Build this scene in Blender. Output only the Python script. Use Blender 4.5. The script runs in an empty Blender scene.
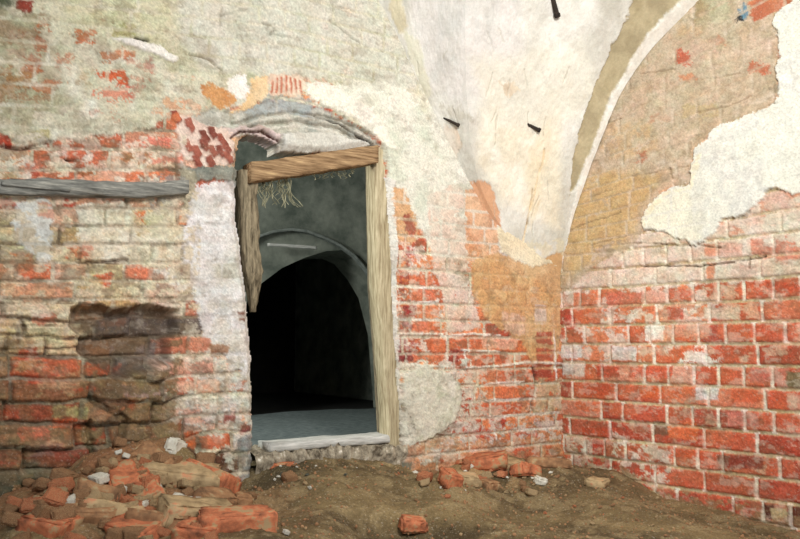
import bpy, bmesh, math, random
import numpy as np
from mathutils import Vector, Matrix, Euler, noise as mnoise

SC = bpy.context.scene
COL = SC.collection
random.seed(7)

# ------------------------------------------------------------------ camera geometry and the two walls of the corner
F = 800.0
TH = math.atan(74.5/800)
HC = .63
CAM = np.array([0, 0, HC])
K = np.array([.8, 4., 0.])                                    # foot of the corner
EL = np.array([-1.5, -1, 0])/math.hypot(1.5, 1); NL = np.array([1, -1.5, 0])/math.hypot(1.5, 1)
ER = np.array([.88, -1, 0])/math.hypot(.88, 1); NR = np.array([-1, -.88, 0])/math.hypot(.88, 1)

def ray(px, py):
    dx = (px-400)/F; dy = (269.5-py)/F
    return np.array([dx, math.cos(TH)-dy*math.sin(TH), math.sin(TH)+dy*math.cos(TH)])

def at_depth(px, py, Y):
    d = ray(px, py); return CAM+d*(Y/d[1])

def on_plane(px, py, e, n, off=0.):
    d = ray(px, py); t = np.dot(K+n*off-CAM, n)/np.dot(d, n)
    p = CAM+d*t
    return np.array([np.dot(p-K, e), p[2]])

def project(P):
    q = P-CAM
    y = q[:, 1]*math.cos(TH)+q[:, 2]*math.sin(TH)
    z = -q[:, 1]*math.sin(TH)+q[:, 2]*math.cos(TH)
    return 400+F*q[:, 0]/y, 269.5-F*z/y

# ------------------------------------------------------------------ noise
def _h(i, j, s):
    n = (i.astype(np.int64)*374761393+j.astype(np.int64)*668265263+s*974634777) & 0xFFFFFFFF
    n = ((n ^ (n >> 13))*1274126177) & 0xFFFFFFFF
    n = (n ^ (n >> 16)) & 0xFFFFFF
    return n/float(0xFFFFFF)

def vn(x, y, s=0):
    i = np.floor(x); j = np.floor(y); u = x-i; v = y-j
    u = u*u*(3-2*u); v = v*v*(3-2*v)
    a = _h(i, j, s); b = _h(i+1, j, s); c = _h(i, j+1, s); d = _h(i+1, j+1, s)
    return (a*(1-u)+b*u)*(1-v)+(c*(1-u)+d*u)*v

def fbm(x, y, s=0, o=4, g=.5):
    r = 0; a = 1; t = 0
    for k in range(o):
        r = r+a*vn(x*2**k+17.3*k, y*2**k-9.1*k, s+k*13); t += a; a *= g
    return r/t                                                # about 0..1, mean .5

def sm(x, a, b):
    t = np.clip((x-a)/(b-a), 0, 1); return t*t*(3-2*t)

DESAT = .16
def lin(c):
    c = np.array(c, float)/255.
    k = max(0., c[0]-c[1]); c = c+np.array([0, .09*k, .02*k])
    g = c@np.array([.35, .45, .20]); c = c*(1-DESAT)+g*DESAT
    return np.where(c < .04045, c/12.92, ((c+.055)/1.055)**2.4)

def sdf(X, Y, poly):
    """signed distance to a polygon, negative inside"""
    poly = np.array(poly, float)
    d = np.full(X.shape, 1e9); ins = np.zeros(X.shape, bool)
    n = len(poly)
    for k in range(n):
        ax, ay = poly[k]; bx, by = poly[(k+1) % n]
        ex, ey = bx-ax, by-ay
        L = ex*ex+ey*ey+1e-12
        t = np.clip(((X-ax)*ex+(Y-ay)*ey)/L, 0, 1)
        d = np.minimum(d, (X-ax-t*ex)**2+(Y-ay-t*ey)**2)
        c = ((ay > Y) != (by > Y))
        xi = ax+(Y-ay)*ex/(ey if abs(ey) > 1e-9 else 1e-9)
        ins ^= c & (X < xi)
    d = np.sqrt(d)
    return np.where(ins, -d, d)

def segdist(X, Y, pts):
    d = np.full(X.shape, 1e9)
    for (ax, ay), (bx, by) in zip(pts[:-1], pts[1:]):
        ex, ey = bx-ax, by-ay
        t = np.clip(((X-ax)*ex+(Y-ay)*ey)/(ex*ex+ey*ey+1e-12), 0, 1)
        d = np.minimum(d, (X-ax-t*ex)**2+(Y-ay-t*ey)**2)
    return np.sqrt(d)

# ------------------------------------------------------------------ weathered surface: relief + pigment on a dense grid
class Surf:
    def __init__(s, U, V, toUV, seed):
        s.U = U; s.V = V; s.toUV = toUV; s.seed = seed
        s.col = np.zeros(U.shape+(3,)); s.h = np.zeros(U.shape)
        s.brick = np.zeros(U.shape)                            # how much of the joint pattern still shows
        s.wu = U+.016*(fbm(U*14, V*14, seed+1)-.5)+.010*(fbm(U*60, V*60, seed+2)-.5)
        s.wv = V+.016*(fbm(U*14, V*14, seed+3)-.5)+.010*(fbm(U*60, V*60, seed+4)-.5)

    def poly(s, px): return [tuple(s.toUV(*p)) for p in px]

    def window(s, pl, m):
        a = np.array(pl); lo = a.min(0)-m; hi = a.max(0)+m
        return (s.U > lo[0]) & (s.U < hi[0]) & (s.V > lo[1]) & (s.V < hi[1])

    def coat(s, px, cols, op=1., thick=0., soft=.004, rag=1., holes=0., hs=18., keep=0., cs=7., edge=None, contrast=1.):
        """a layer (plaster, limewash, dirt): cols blend by noise; holes = share worn through; keep = relief left below"""
        pl = s.poly(px); w = s.window(pl, .06)
        if not w.any(): return
        U, V = s.U[w], s.V[w]
        wu = U+rag*(s.wu[w]-U)*1.4; wv = V+rag*(s.wv[w]-V)*1.4
        d = sdf(wu, wv, pl)
        d = d+rag*(.034*(fbm(U*30, V*38, s.seed+501, 4, .65)-.5)+.008*(_h(np.floor(U*210), np.floor(V*210), 5)-.5))*min(1, soft/.004)
        m = 1-sm(d, -soft, soft)
        sd = s.seed+int(abs(px[0][0]*7+px[0][1]*13)) % 997
        if holes > 0:
            n = fbm(U*hs, V*hs*1.3, sd+5, 5, .62)
            th = .5+.30*(holes-.5)*1.6
            k = sm(n, th-.035, th+.035)
            inner = np.clip(-d/.05, 0, 1)
            m = m*k
        m = m*op
        if hasattr(s, 'joint') and keep >= .5: m = m*(1-.62*s.joint[w])   # thin coats sink into the joints
        n = np.clip((fbm(U*cs, V*cs, sd+9, 4, .6)-.5)*2.4*contrast+.5, 0, .9999)
        c = np.array([lin(q) for q in cols]); q = n*(len(c)-1) if len(c) > 1 else n*0
        i = np.floor(q).astype(int); f = (q-i)[:, None]
        cc = c[i]*(1-f)+c[np.minimum(i+1, len(c)-1)]*f
        s.col[w] = s.col[w]*(1-m[:, None])+cc*m[:, None]
        if thick or keep < 1:
            flat = s.h[w]*keep+(1-keep)*s.base[w] if hasattr(s, 'base') else s.h[w]*keep
            s.h[w] = s.h[w]*(1-m)+(flat+thick)*m
        s.brick[w] *= (1-m*(1-keep))

    def spot(s, x, y, w, h, col, op=.9, dh=0., rag=.8, soft=.004):
        s.coat([(x-w, y-h), (x+w, y-h*.9), (x+w*.95, y+h), (x-w, y+h*.9)], [col], op=op, keep=1, thick=dh, rag=rag, soft=soft)

    def line(s, px, wd, depth=.0, col=None, op=.8, rag=1.):
        """a crack, a ridge or a painted line; wd in metres"""
        pl = s.poly(px); w = s.window(pl, .05)
        if not w.any(): return
        U = s.U[w]; V = s.V[w]
        d = segdist(U+rag*(s.wu[w]-U), V+rag*(s.wv[w]-V), pl)
        br = sm(fbm(U*25, V*25, s.seed+77), .3, .45)
        m = (1-sm(d, wd*.35, wd))*(.35+.65*br)
        s.h[w] += depth*m
        if col is not None:
            s.col[w] = s.col[w]*(1-(m*op)[:, None])+lin(col)*(m*op)[:, None]

def lay_bricks(U, V, pitch, joint, seed, stretch=.245, head=.12, v0=0., jit=.004, english=False):
    """returns row, index, distance to the nearest joint, brick-centre U and V, a random number per brick"""
    r = np.floor((V-v0)/pitch).astype(int)
    fv = (V-v0)/pitch-r
    dv = np.minimum(fv, 1-fv)*pitch
    idx = np.zeros(U.shape, int); du = np.zeros(U.shape); cu = np.zeros(U.shape)
    for row in np.unique(r):
        m = r == row
        rg = random.Random(int(seed*1000+row))
        e = [-.3-rg.random()*.25]
        heads = (row % 2 == 0)
        while e[-1] < 4:
            if english: L = head if heads and rg.random() < .75 else stretch
            else: L = head if rg.random() < (.6 if heads else .25) else stretch
            e.append(e[-1]+L*rg.uniform(.93, 1.07))
        e = np.array(e); i = np.searchsorted(e, U[m])-1
        i = np.clip(i, 0, len(e)-2)
        idx[m] = i; du[m] = np.minimum(U[m]-e[i], e[i+1]-U[m]); cu[m] = (e[i]+e[i+1])/2
    d = np.minimum(dv, du)-joint/2
    rnd = _h(r, idx, seed+5); rnd2 = _h(r, idx, seed+6)
    return r, idx, d, cu, (r+.5)*pitch+v0, rnd, rnd2, du-joint/2

def grid_mesh(name, P, col, quads, mat, parent=None, smooth=True):
    me = bpy.data.meshes.new(name)
    n = len(P); nf = len(quads)
    me.vertices.add(n); me.vertices.foreach_set('co', P.astype(np.float32).ravel())
    me.loops.add(nf*4); me.loops.foreach_set('vertex_index', quads.astype(np.int32).ravel())
    me.polygons.add(nf); me.polygons.foreach_set('loop_start', np.arange(0, nf*4, 4, dtype=np.int32))
    me.polygons.foreach_set('use_smooth', np.ones(nf, bool))
    me.update(calc_edges=True)
    a = me.attributes.new('Pigment', 'FLOAT_COLOR', 'POINT')
    c = np.ones((n, 4), np.float32); c[:, :3] = np.clip(col, 0.003, .9); a.data.foreach_set('color', c.ravel())
    me.materials.append(mat)
    o = bpy.data.objects.new(name, me); COL.objects.link(o); o.parent = parent
    return o

def quads_of(nv, nu, alive=None):
    i = np.arange(nv-1)[:, None]*nu+np.arange(nu-1)[None, :]
    q = np.stack([i, i+1, i+1+nu, i+nu], -1).reshape(-1, 4)
    if alive is not None:
        a = alive.reshape(-1); q = q[a[q].all(1)]
    return q

def tag(o, label=None, cat=None, group=None, kind=None):
    if label: o['label'] = label
    if cat: o['category'] = cat
    if group: o['group'] = group
    if kind: o['kind'] = kind
    return o

# ------------------------------------------------------------------ materials
def nt(name):
    m = bpy.data.materials.new(name); m.use_nodes = True
    t = m.node_tree; b = t.nodes['Principled BSDF']; b.inputs['Specular IOR Level'].default_value = .25
    return m, t, b

def masonry_mat(name, s1=90, s2=22, amt=.30, bump=.003, speck=.35, rough=.9):
    m, t, b = nt(name); N = t.nodes; L = t.links
    b.inputs['Roughness'].default_value = rough
    at = N.new('ShaderNodeAttribute'); at.attribute_name = 'Pigment'
    co = N.new('ShaderNodeNewGeometry')
    def noise(sc, det, ro=.6):
        n = N.new('ShaderNodeTexNoise'); n.inputs['Scale'].default_value = sc; n.inputs['Detail'].default_value = det
        n.inputs['Roughness'].default_value = ro; L.new(co.outputs['Position'], n.inputs['Vector']); return n
    n1 = noise(s1, 6, .7); n2 = noise(s2, 5, .6)
    def mr(src, a, c, d, e):
        r = N.new('ShaderNodeMapRange'); r.inputs[1].default_value = a; r.inputs[2].default_value = c
        r.inputs[3].default_value = d; r.inputs[4].default_value = e; L.new(src, r.inputs[0]); return r.outputs[0]
    def mul(a, bb):
        x = N.new('ShaderNodeMath'); x.operation = 'MULTIPLY'; L.new(a, x.inputs[0]); L.new(bb, x.inputs[1]); return x.outputs[0]
    f = mul(mr(n1.outputs['Fac'], .3, .7, 1-amt, 1+amt), mr(n2.outputs['Fac'], .3, .7, 1-amt*.25, 1+amt*.25))
    vm = N.new('ShaderNodeVectorMath'); vm.operation = 'SCALE'
    L.new(at.outputs['Color'], vm.inputs[0]); L.new(f, vm.inputs['Scale'])
    # lime grains and dirt grains
    n3 = noise(140, 3, .55); n4 = noise(55, 6, .75)
    mx = N.new('ShaderNodeMix'); mx.data_type = 'RGBA'
    L.new(mr(n3.outputs['Fac'], .60, .68, 0, speck), mx.inputs[0])
    L.new(vm.outputs[0], mx.inputs[6]); mx.inputs[7].default_value = (*lin((222, 210, 188)), 1)
    mx2 = N.new('ShaderNodeMix'); mx2.data_type = 'RGBA'
    L.new(mr(n4.outputs['Fac'], .60, .70, 0, speck*1.3), mx2.inputs[0])
    L.new(mx.outputs[2], mx2.inputs[6]); mx2.inputs[7].default_value = (*lin((105, 84, 62)), 1)
    L.new(mx2.outputs[2], b.inputs['Base Color'])
    bp = N.new('ShaderNodeBump'); bp.inputs['Strength'].default_value = .7; bp.inputs['Distance'].default_value = bump
    ad = N.new('ShaderNodeMath'); ad.operation = 'ADD'; L.new(n1.outputs['Fac'], ad.inputs[0]); L.new(n4.outputs['Fac'], ad.inputs[1])
    L.new(ad.outputs[0], bp.inputs['Height']); L.new(bp.outputs[0], b.inputs['Normal'])
    return m

def noise_mat(name, c1, c2, scale=20, stretch=(1, 1, 1), bump=.003, c3=None, rough=.85, det=6, lo=.35, hi=.65, rotz=None):
    m, t, b = nt(name); N = t.nodes; L = t.links
    b.inputs['Roughness'].default_value = rough
    tc = N.new('ShaderNodeTexCoord'); mp = N.new('ShaderNodeMapping'); mp.inputs['Scale'].default_value = stretch
    if rotz is not None:
        mp.vector_type = 'TEXTURE'; mp.inputs['Rotation'].default_value = (0, 0, rotz); mp.inputs['Scale'].default_value = [1/q for q in stretch]
    L.new(tc.outputs['Object'], mp.inputs[0])
    oi = N.new('ShaderNodeObjectInfo')
    ad = N.new('ShaderNodeVectorMath'); ad.operation = 'ADD'; L.new(mp.outputs[0], ad.inputs[0])
    sc = N.new('ShaderNodeMath'); sc.operation = 'MULTIPLY'; sc.inputs[1].default_value = 37; L.new(oi.outputs['Random'], sc.inputs[0])
    L.new(sc.outputs[0], ad.inputs[1])
    n = N.new('ShaderNodeTexNoise'); n.inputs['Scale'].default_value = scale; n.inputs['Detail'].default_value = det
    n.inputs['Roughness'].default_value = .65; L.new(ad.outputs[0], n.inputs['Vector'])
    r = N.new('ShaderNodeValToRGB'); L.new(n.outputs['Fac'], r.inputs[0])
    r.color_ramp.elements[0].position = lo; r.color_ramp.elements[1].position = hi
    r.color_ramp.elements[0].color = (*lin(c1), 1); r.color_ramp.elements[1].color = (*lin(c2), 1)
    if c3:
        e = r.color_ramp.elements.new(min(.97, hi+.08)); e.color = (*lin(c3), 1)
    L.new(r.outputs[0], b.inputs['Base Color'])
    bp = N.new('ShaderNodeBump'); bp.inputs['Distance'].default_value = bump; bp.inputs['Strength'].default_value = .8
    L.new(n.outputs['Fac'], bp.inputs['Height']); L.new(bp.outputs[0], b.inputs['Normal'])
    return m

M_LEFT = masonry_mat('old_brick_and_limewash', s1=110, amt=.20, speck=.17, bump=.002)
M_RIGHT = masonry_mat('red_brick_masonry', s1=110, amt=.22, speck=.24, bump=.002)
M_VAULT = masonry_mat('vault_plaster', s1=110, amt=.09, speck=.07, bump=.0025)
M_FLOOR = masonry_mat('earth_floor', s1=120, s2=30, amt=.36, speck=.30, bump=.008)
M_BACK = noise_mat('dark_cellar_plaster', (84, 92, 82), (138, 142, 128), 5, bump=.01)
M_BLACK = noise_mat('shade_black_brick', (26, 25, 24), (40, 38, 34), 9, bump=.01)  # darkness of the unlit far room is put into this near-black colour
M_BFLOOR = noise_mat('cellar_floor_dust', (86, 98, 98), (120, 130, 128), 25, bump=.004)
M_WOOD = noise_mat('weathered_timber', (134, 112, 78), (206, 188, 150), 16, (6, 6, .5), .004, (205, 192, 160), lo=.32)
M_WOODG = noise_mat('rotten_grey_timber', (78, 66, 48), (158, 140, 110), 18, (5, 5, .6), .006, lo=.35, hi=.62)
M_WOODB = noise_mat('brown_lintel_timber', (106, 72, 44), (176, 136, 96), 14, (.5, 5, 8), .004, (214, 172, 120), lo=.36, hi=.62, rotz=.588)
M_SILL = noise_mat('pale_sill_timber', (160, 158, 150), (214, 212, 204), 18, (.6, 6, 6), .003, rotz=.588)
M_LEDGE = noise_mat('grey_weathered_beam', (88, 88, 82), (146, 144, 134), 14, (.8, 5, 6), .006, (176, 170, 156), lo=.33, hi=.58, rotz=.588)
M_IRON = noise_mat('rusty_iron', (30, 26, 24), (62, 48, 40), 60, bump=.001)
M_STRAW = noise_mat('dry_straw', (120, 118, 90), (190, 186, 150), 30)
M_RED = noise_mat('loose_red_brick', (120, 66, 46), (206, 104, 68), 24, bump=.006, c3=(176, 140, 98), lo=.3, hi=.52, det=9)
M_DULL = noise_mat('dusty_brick', (104, 72, 50), (168, 114, 76), 24, bump=.006, c3=(170, 144, 104), lo=.3, hi=.55, det=9)
M_TAN = noise_mat('mortar_crusted_brick', (134, 106, 72), (190, 156, 112), 24, bump=.006, c3=(206, 130, 92), lo=.32, hi=.58, det=9)
M_LIME = noise_mat('lime_plaster_lump', (186, 178, 158), (226, 220, 204), 22, bump=.003)
M_DARKST = noise_mat('damp_dark_stone', (56, 58, 50), (96, 98, 84), 16, bump=.004)

# ------------------------------------------------------------------ LEFT WALL (with the doorway)
ST = .0045
u = np.arange(-.03, 3.2, ST); v = np.arange(-.16, 2.85, ST)
UU, VV = np.meshgrid(u, v); shp = UU.shape
toL = lambda x, y: on_plane(x, y, EL, NL)
S = Surf(UU.ravel(), VV.ravel(), toL, 11)
P0 = K+S.U[:, None]*EL+np.array([0, 0, 1])*S.V[:, None]
PX, PY = project(P0)
# courses sag where the wall has settled towards the left
uu = S.U
hL = lambda *p: toL(*p)
ruin = 1-sm(sdf(PX, PY, [(-400, 300), (170, 300), (180, 420), (235, 430), (240, 600), (-400, 600)]), -25, 10)
tilt = -.115*np.clip(uu-1.55, 0, 9)*np.clip((S.V-.63)/.5, 0, 1.1)
vb = S.V-tilt+.010*(fbm(S.U*1.7, S.V*1.7, 3)-.5)+.006*(fbm(S.U*9, S.V*9, 4)-.5)+.075*ruin*(fbm(S.U*3.5, S.V*3.5, 404)-.5)
ub = S.U+.010*(fbm(S.U*8, S.V*12, 5)-.5)+.05*ruin*(fbm(S.U*5, S.V*6, 405)-.5)
r, idx, dj, cu, cv, rn, rn2, du = lay_bricks(ub, vb, .0735, .011, 21)
dj = dj+.006*(fbm(S.U*45, S.V*45, 31)-.5)+.004*(fbm(S.U*120, S.V*120, 32)-.5)
cP = K+cu[:, None]*EL+np.array([0, 0, 1])*(cv+tilt)[:, None]
BX, BY = project(cP)
BX += (rn-.5)*12; BY += (rn2-.5)*6

PAL_TAN = [(208, 178, 130), (196, 160, 112), (214, 190, 148), (206, 140, 104), (190, 150, 100), (218, 160, 130), (206, 96, 62)]
PAL_RED = [(180, 74, 48), (158, 70, 46), (196, 88, 56), (140, 84, 54), (132, 58, 40), (156, 106, 70), (176, 82, 52), (128, 92, 62)]
PAL_DEEP = [(128, 64, 42), (96, 52, 36), (158, 70, 46), (108, 78, 50), (86, 62, 44), (118, 84, 54), (164, 60, 40), (76, 60, 44)]
PAL_PINK = [(216, 162, 138), (206, 132, 108), (222, 196, 170), (210, 150, 124), (226, 208, 186), (198, 108, 84), (214, 176, 150)]
PAL_ORG = [(214, 112, 70), (206, 92, 56), (216, 128, 84), (198, 84, 54), (208, 118, 78), (188, 70, 50)]
PAL_TOP = [(206, 130, 100), (212, 160, 128), (200, 96, 66), (206, 176, 140), (214, 140, 108), (190, 84, 60)]
PAL_HOLE = [(122, 92, 70), (108, 84, 66), (140, 112, 88), (100, 84, 76), (134, 110, 100)]
ZL = [  # later ones win
    ([(-60, -60), (900, -60), (900, 600), (-60, 600)], PAL_ORG),
    ([(-400, -60), (260, -60), (260, 200), (-400, 200)], PAL_TOP),
    ([(-400, 200), (190, 200), (190, 310), (90, 372), (-400, 372)], PAL_TAN),
    ([(-400, 355), (60, 350), (175, 370), (175, 470), (60, 490), (-400, 490)], PAL_RED),
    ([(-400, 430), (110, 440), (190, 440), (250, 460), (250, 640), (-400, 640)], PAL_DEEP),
    ([(150, 262), (262, 262), (262, 500), (235, 500), (225, 430), (166, 430), (166, 330)], PAL_PINK),
    ([(72, 308), (176, 312), (172, 366), (120, 380), (88, 360), (72, 330)], PAL_HOLE),
    ([(222, 405), (250, 405), (252, 500), (225, 500)], [(150, 54, 46), (164, 66, 54), (190, 150, 130), (130, 48, 42), (180, 172, 160)]),
]
def zone_cols(zones, BX, BY, rn):
    c = np.zeros(BX.shape+(3,))
    for pl, pal in zones:
        m = sdf(BX, BY, pl) < 0
        p = np.array([lin(q) for q in pal]); c[m] = p[(rn[m]*len(p)*.9999).astype(int)]
    return c
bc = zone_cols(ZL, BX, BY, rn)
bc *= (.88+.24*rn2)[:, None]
# within each brick: burnt faces, worn patches
wear = fbm(S.U*30, S.V*42, 41, 4, .6)
bc *= (.80+.42*wear)[:, None]
mort = np.array([lin((206, 190, 162))])*(.75+.5*fbm(S.U*50, S.V*50, 42))[:, None]
darkm = lin((120, 98, 74))*(.7+.6*fbm(S.U*60, S.V*60, 43))[:, None]
pick = sm(fbm(S.U*4, S.V*6, 44), .42, .6)[:, None]
pick = np.where((PX < 270)[:, None], np.maximum(pick, .85*(ruin*(1-sm(S.V, .45, .7)))[:, None]), pick*.15)
mcol = mort*(1-pick)+darkm*pick
bm_ = sm(dj, -.0015, .003)
S.col = bc*bm_[:, None]+mcol*(1-bm_)[:, None]
S.brick = np.ones(S.U.shape); S.joint = 1-bm_
# relief of the brickwork
jd = .007+.010*ruin
S.h = -jd*(1-sm(dj, -.003, .007))+(rn-.5)*(.007+.045*ruin)+.010*(fbm(S.U*22, S.V*22, 45)-.5)+.05*ruin*(fbm(S.U*9, S.V*9, 46)-.5)+ruin*(.5*(rn2-.5)*(vb-cv)+.35*(rn-.5)*(ub-cu))
rx = lambda *a: np.interp(*a)
bow = .03*(fbm(S.U*1.3, S.V*1.3, 47)-.5)
# the broken-out hole in the face of the wall, with real depth
hd = sdf(S.wu, S.wv, S.poly([(74, 308), (100, 306), (118, 312), (150, 306), (178, 312), (176, 332), (168, 340), (170, 362), (118, 378), (92, 362), (80, 350), (84, 336), (72, 325)]))
holeM = 1-sm(hd, -.012, .012)
# foot of the wall crumbles forward
foot = ruin*np.clip((.34-S.V)/.35, 0, 1)**1.3*.13
S.base = np.zeros(S.U.shape)

# the limewash on the bricks ; patches
def washL(): 
    c = S.coat
    # limewash on upper left
    c([(-500, -200), (1000, -200), (1000, 60), (560, 200), (400, 235), (392, 180), (380, 140), (300, 92), (230, 108), (196, 128), (172, 118), (150, 128), (118, 134), (70, 140), (30, 142), (-20, 128), (-500, 120)],
      [(178, 172, 138), (200, 192, 166), (196, 188, 160), (212, 204, 184)], thick=.004, keep=.45, holes=.03, hs=9)
    c([(-300, -100), (34, -100), (60, 60), (70, 110), (30, 132), (-300, 120)], [(134, 124, 88), (164, 144, 112), (158, 154, 118), (138, 108, 76)], op=.85, keep=.8, thick=.0, holes=.35, hs=10, soft=.05)
    c([(60, -60), (190, -60), (178, 28), (150, 46), (110, 42), (66, 30)], [(172, 168, 118), (196, 190, 150), (186, 184, 138)], op=.75, keep=1, soft=.06)
    c([(175, -120), (420, -120), (425, 90), (390, 90), (300, 78), (250, 74), (200, 70), (180, 40)], [(186, 182, 164), (202, 196, 180), (194, 190, 172)], op=.9, thick=.002, keep=.6, soft=.03)
    c([(310, 90), (400, 78), (470, 180), (470, 255), (436, 262), (412, 215), (392, 186), (386, 145), (350, 116)], [(206, 204, 184), (220, 214, 198), (200, 202, 182)], op=.95, thick=.003, keep=.3, soft=.015)
    c([(300, 82), (330, 84), (372, 110), (398, 150), (386, 146), (352, 118), (310, 100)], [(228, 224, 204), (222, 208, 198)], op=.9, thick=.010, keep=.3, soft=.008)
    c([(396, -60), (600, -60), (600, 320), (470, 240), (464, 190), (430, 130)], [(222, 216, 204), (214, 208, 192)], op=.9, thick=.004, keep=.2, soft=.03)
    # brick showing through
    for x, y, w, h, q, op in [(85, 38, 8, 6, (200, 92, 54), .95), (86, 34, 10, 3, (190, 110, 70), .6), (120, 57, 13, 3.4, (192, 100, 56), .85), (115, 77, 13, 6, (208, 78, 46), 1), (141, 77, 8, 3, (196, 110, 86), .6),
            (116, 95, 15, 4.5, (214, 110, 88), .85), (134, 94, 7, 5, (206, 92, 80), .6), (138, 65, 10, 3, (190, 100, 80), .55), (102, 113, 10, 3, (206, 130, 110), .65), (68, 110, 4, 4, (170, 140, 130), .5),
            (38, 31, 6, 7, (180, 90, 52), .75), (40, 46, 5, 6, (170, 84, 54), .75), (36, 62, 6, 6, (170, 84, 50), .75), (34, 74, 8, 5, (176, 92, 54), .7), (66, 64, 6, 3, (186, 110, 80), .7),
            (22, 82, 13, 7, (160, 104, 52), .7), (48, 88, 12, 5, (186, 100, 66), .75), (10, 92, 10, 6, (150, 96, 52), .6), (38, 98, 12, 4, (150, 96, 60), .6), (6, 70, 6, 6, (160, 100, 56), .6), (88, 80, 6, 7, (170, 130, 90), .45),
            (12, 34, 8, 3, (150, 90, 60), .5), (14, 52, 6, 4, (170, 110, 90), .4), (150, 60, 3, 8, (186, 120, 110), .5), (205, 118, 22, 5, (190, 130, 110), .5)]:
        S.spot(x, y, w, h, q, op=op, dh=-.003, rag=2.2)
    c([(14, -8), (31, -8), (31, 12), (24, 16), (14, 8)], [(128, 38, 32), (150, 50, 40)], keep=1, thick=.004)
    c([(-30, -20), (14, -20), (14, 7), (0, 12), (-30, 12)], [(52, 64, 40), (96, 96, 60)], keep=1, op=.9, soft=.02)
    c([(112, 28), (120, 24), (134, 26), (136, 34), (124, 38), (112, 36)], [(140, 136, 76), (160, 150, 90)], keep=1, op=.8, thick=-.004)
    # lifted plaster edge with its dark crack
    c([(112, 38), (138, 40), (160, 46), (178, 58), (172, 62), (150, 52), (124, 44)], [(226, 218, 206), (214, 200, 196)], thick=.012, keep=.3, rag=.5)
    S.line([(136, 39), (147, 40)], .009, -.03, (40, 32, 22), 1, rag=.3)
    S.line([(190, 54), (208, 60), (222, 70)], .006, -.012, (120, 108, 84), .7)
    for ln in [[(215, 16), (250, 10)], [(262, 22), (276, 30), (262, 40)], [(270, 34), (300, 40)], [(258, 0), (268, 12)], [(222, 8), (220, 26)], [(330, 20), (360, 44)]]:
        S.line(ln, .006, -.008, (146, 140, 124), .6)
    # cornice of the niche over the door
    c([(180, 122), (206, 112), (240, 108), (276, 100), (300, 104), (330, 112), (352, 122), (382, 145), (372, 150), (330, 152), (282, 152), (272, 138), (240, 132), (214, 144), (196, 138)],
      [(150, 150, 140), (176, 172, 158), (196, 190, 176), (168, 164, 146)], thick=-.006, keep=.3, rag=1, cs=12)
    c([(264, 94), (300, 94), (314, 104), (312, 118), (280, 112), (250, 116), (240, 108), (262, 100)], [(150, 156, 156), (168, 172, 168)], op=.85, thick=.0, keep=1)
    for k, (yy, q) in enumerate([(112, (120, 112, 96)), (117, (196, 188, 172)), (121, (116, 104, 86)), (126, (206, 198, 184))]):
        S.line([(232, yy+10), (262, yy+3), (300, yy), (334, yy+6), (356, yy+15), (374, yy+25)], .007, .006 if k % 2 else -.012, q, .7)
    c([(282, 134), (320, 132), (350, 138), (372, 144), (368, 150), (330, 153), (284, 150)], [(206, 202, 192), (196, 190, 176)], thick=.014, keep=.1, rag=.6)
    S.line([(316, 116), (340, 124), (360, 136), (377, 146)], .006, -.03, (60, 46, 34), 1, .4)
    c([(182, 128), (210, 132), (232, 126), (262, 126), (280, 134), (281, 143), (262, 134), (240, 133), (226, 140), (200, 140)], [(214, 188, 184), (190, 160, 150), (170, 150, 140)], thick=.010, keep=.3)
    S.line([(230, 138), (240, 131), (262, 131), (281, 141)], .006, -.01, (70, 28, 24), 1, .6)
    # orange daub, white daub above the cornice
    c([(202, 86), (212, 83), (224, 88), (236, 98), (234, 106), (218, 108), (206, 98)], [(196, 120, 62), (208, 140, 84), (186, 104, 52)], thick=.002, keep=.2)
    c([(150, 110), (162, 102), (186, 100), (204, 106), (190, 122), (168, 122)], [(214, 152, 110), (206, 130, 96), (220, 190, 160)], op=.8, thick=.002, keep=.7, holes=.35, hs=40)
    c([(226, 80), (246, 77), (250, 92), (246, 102), (236, 96), (228, 88)], [(232, 228, 224), (226, 216, 204)], thick=.003, keep=.2)
    c([(250, 79), (272, 77), (268, 90), (258, 102), (240, 110), (228, 112), (242, 104), (250, 94)], [(218, 172, 118), (224, 188, 146)], thick=.002, keep=.2)
    c([(270, 74), (302, 74), (306, 90), (298, 96), (270, 94)], [(222, 196, 172), (214, 180, 156)], keep=.2)
    for k in range(7):
        x = 273+k*4.4; S.line([(x, 76+abs(k-3)*1.6), (x+(k-3)*.6, 92)], .0075, .004, (192, 88, 64), .9, .5)
    # band of bricks over the ledge
    for x, y, w, h, q in [(24, 147, 26, 3.4, (186, 54, 40)), (4, 140, 8, 5, (180, 50, 38)), (83, 151, 20, 8, (204, 88, 60)), (62, 152, 7, 6, (214, 178, 158)), (134, 158, 14, 7, (178, 110, 68)), (160, 142, 20, 5, (216, 106, 90)),
            (168, 158, 16, 6, (214, 118, 96)), (156, 176, 30, 6, (212, 104, 66)), (86, 174, 13, 3, (150, 76, 40)), (32, 166, 9, 6, (208, 116, 92)), (12, 164, 12, 5, (202, 134, 100)), (34, 173, 7, 2.5, (186, 66, 48)),
            (10, 176, 12, 4, (196, 160, 120)), (60, 168, 16, 6, (214, 186, 160)), (110, 176, 12, 5, (216, 150, 122)), (110, 164, 10, 3, (206, 170, 140))]:
        S.spot(x, y, w, h, q, op=.92, rag=.8)
    S.line([(0, 145), (20, 149), (42, 145), (50, 141)], .007, -.02, (90, 28, 22), .9, .4)
    S.line([(66, 160), (78, 161)], .006, -.02, (70, 40, 28), .9, .4)
    c([(10, 134), (48, 130), (52, 138), (20, 142)], [(196, 190, 150), (176, 160, 110)], keep=.5, thick=.004)
    # broken brickwork beside the cornice: mortar bed then slanting dark-red bricks
    c([(172, 112), (186, 118), (210, 124), (232, 132), (236, 146), (232, 166), (206, 166), (184, 158), (178, 140)], [(228, 206, 190), (216, 180, 164), (206, 190, 176)], thick=.006, keep=.2)
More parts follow.
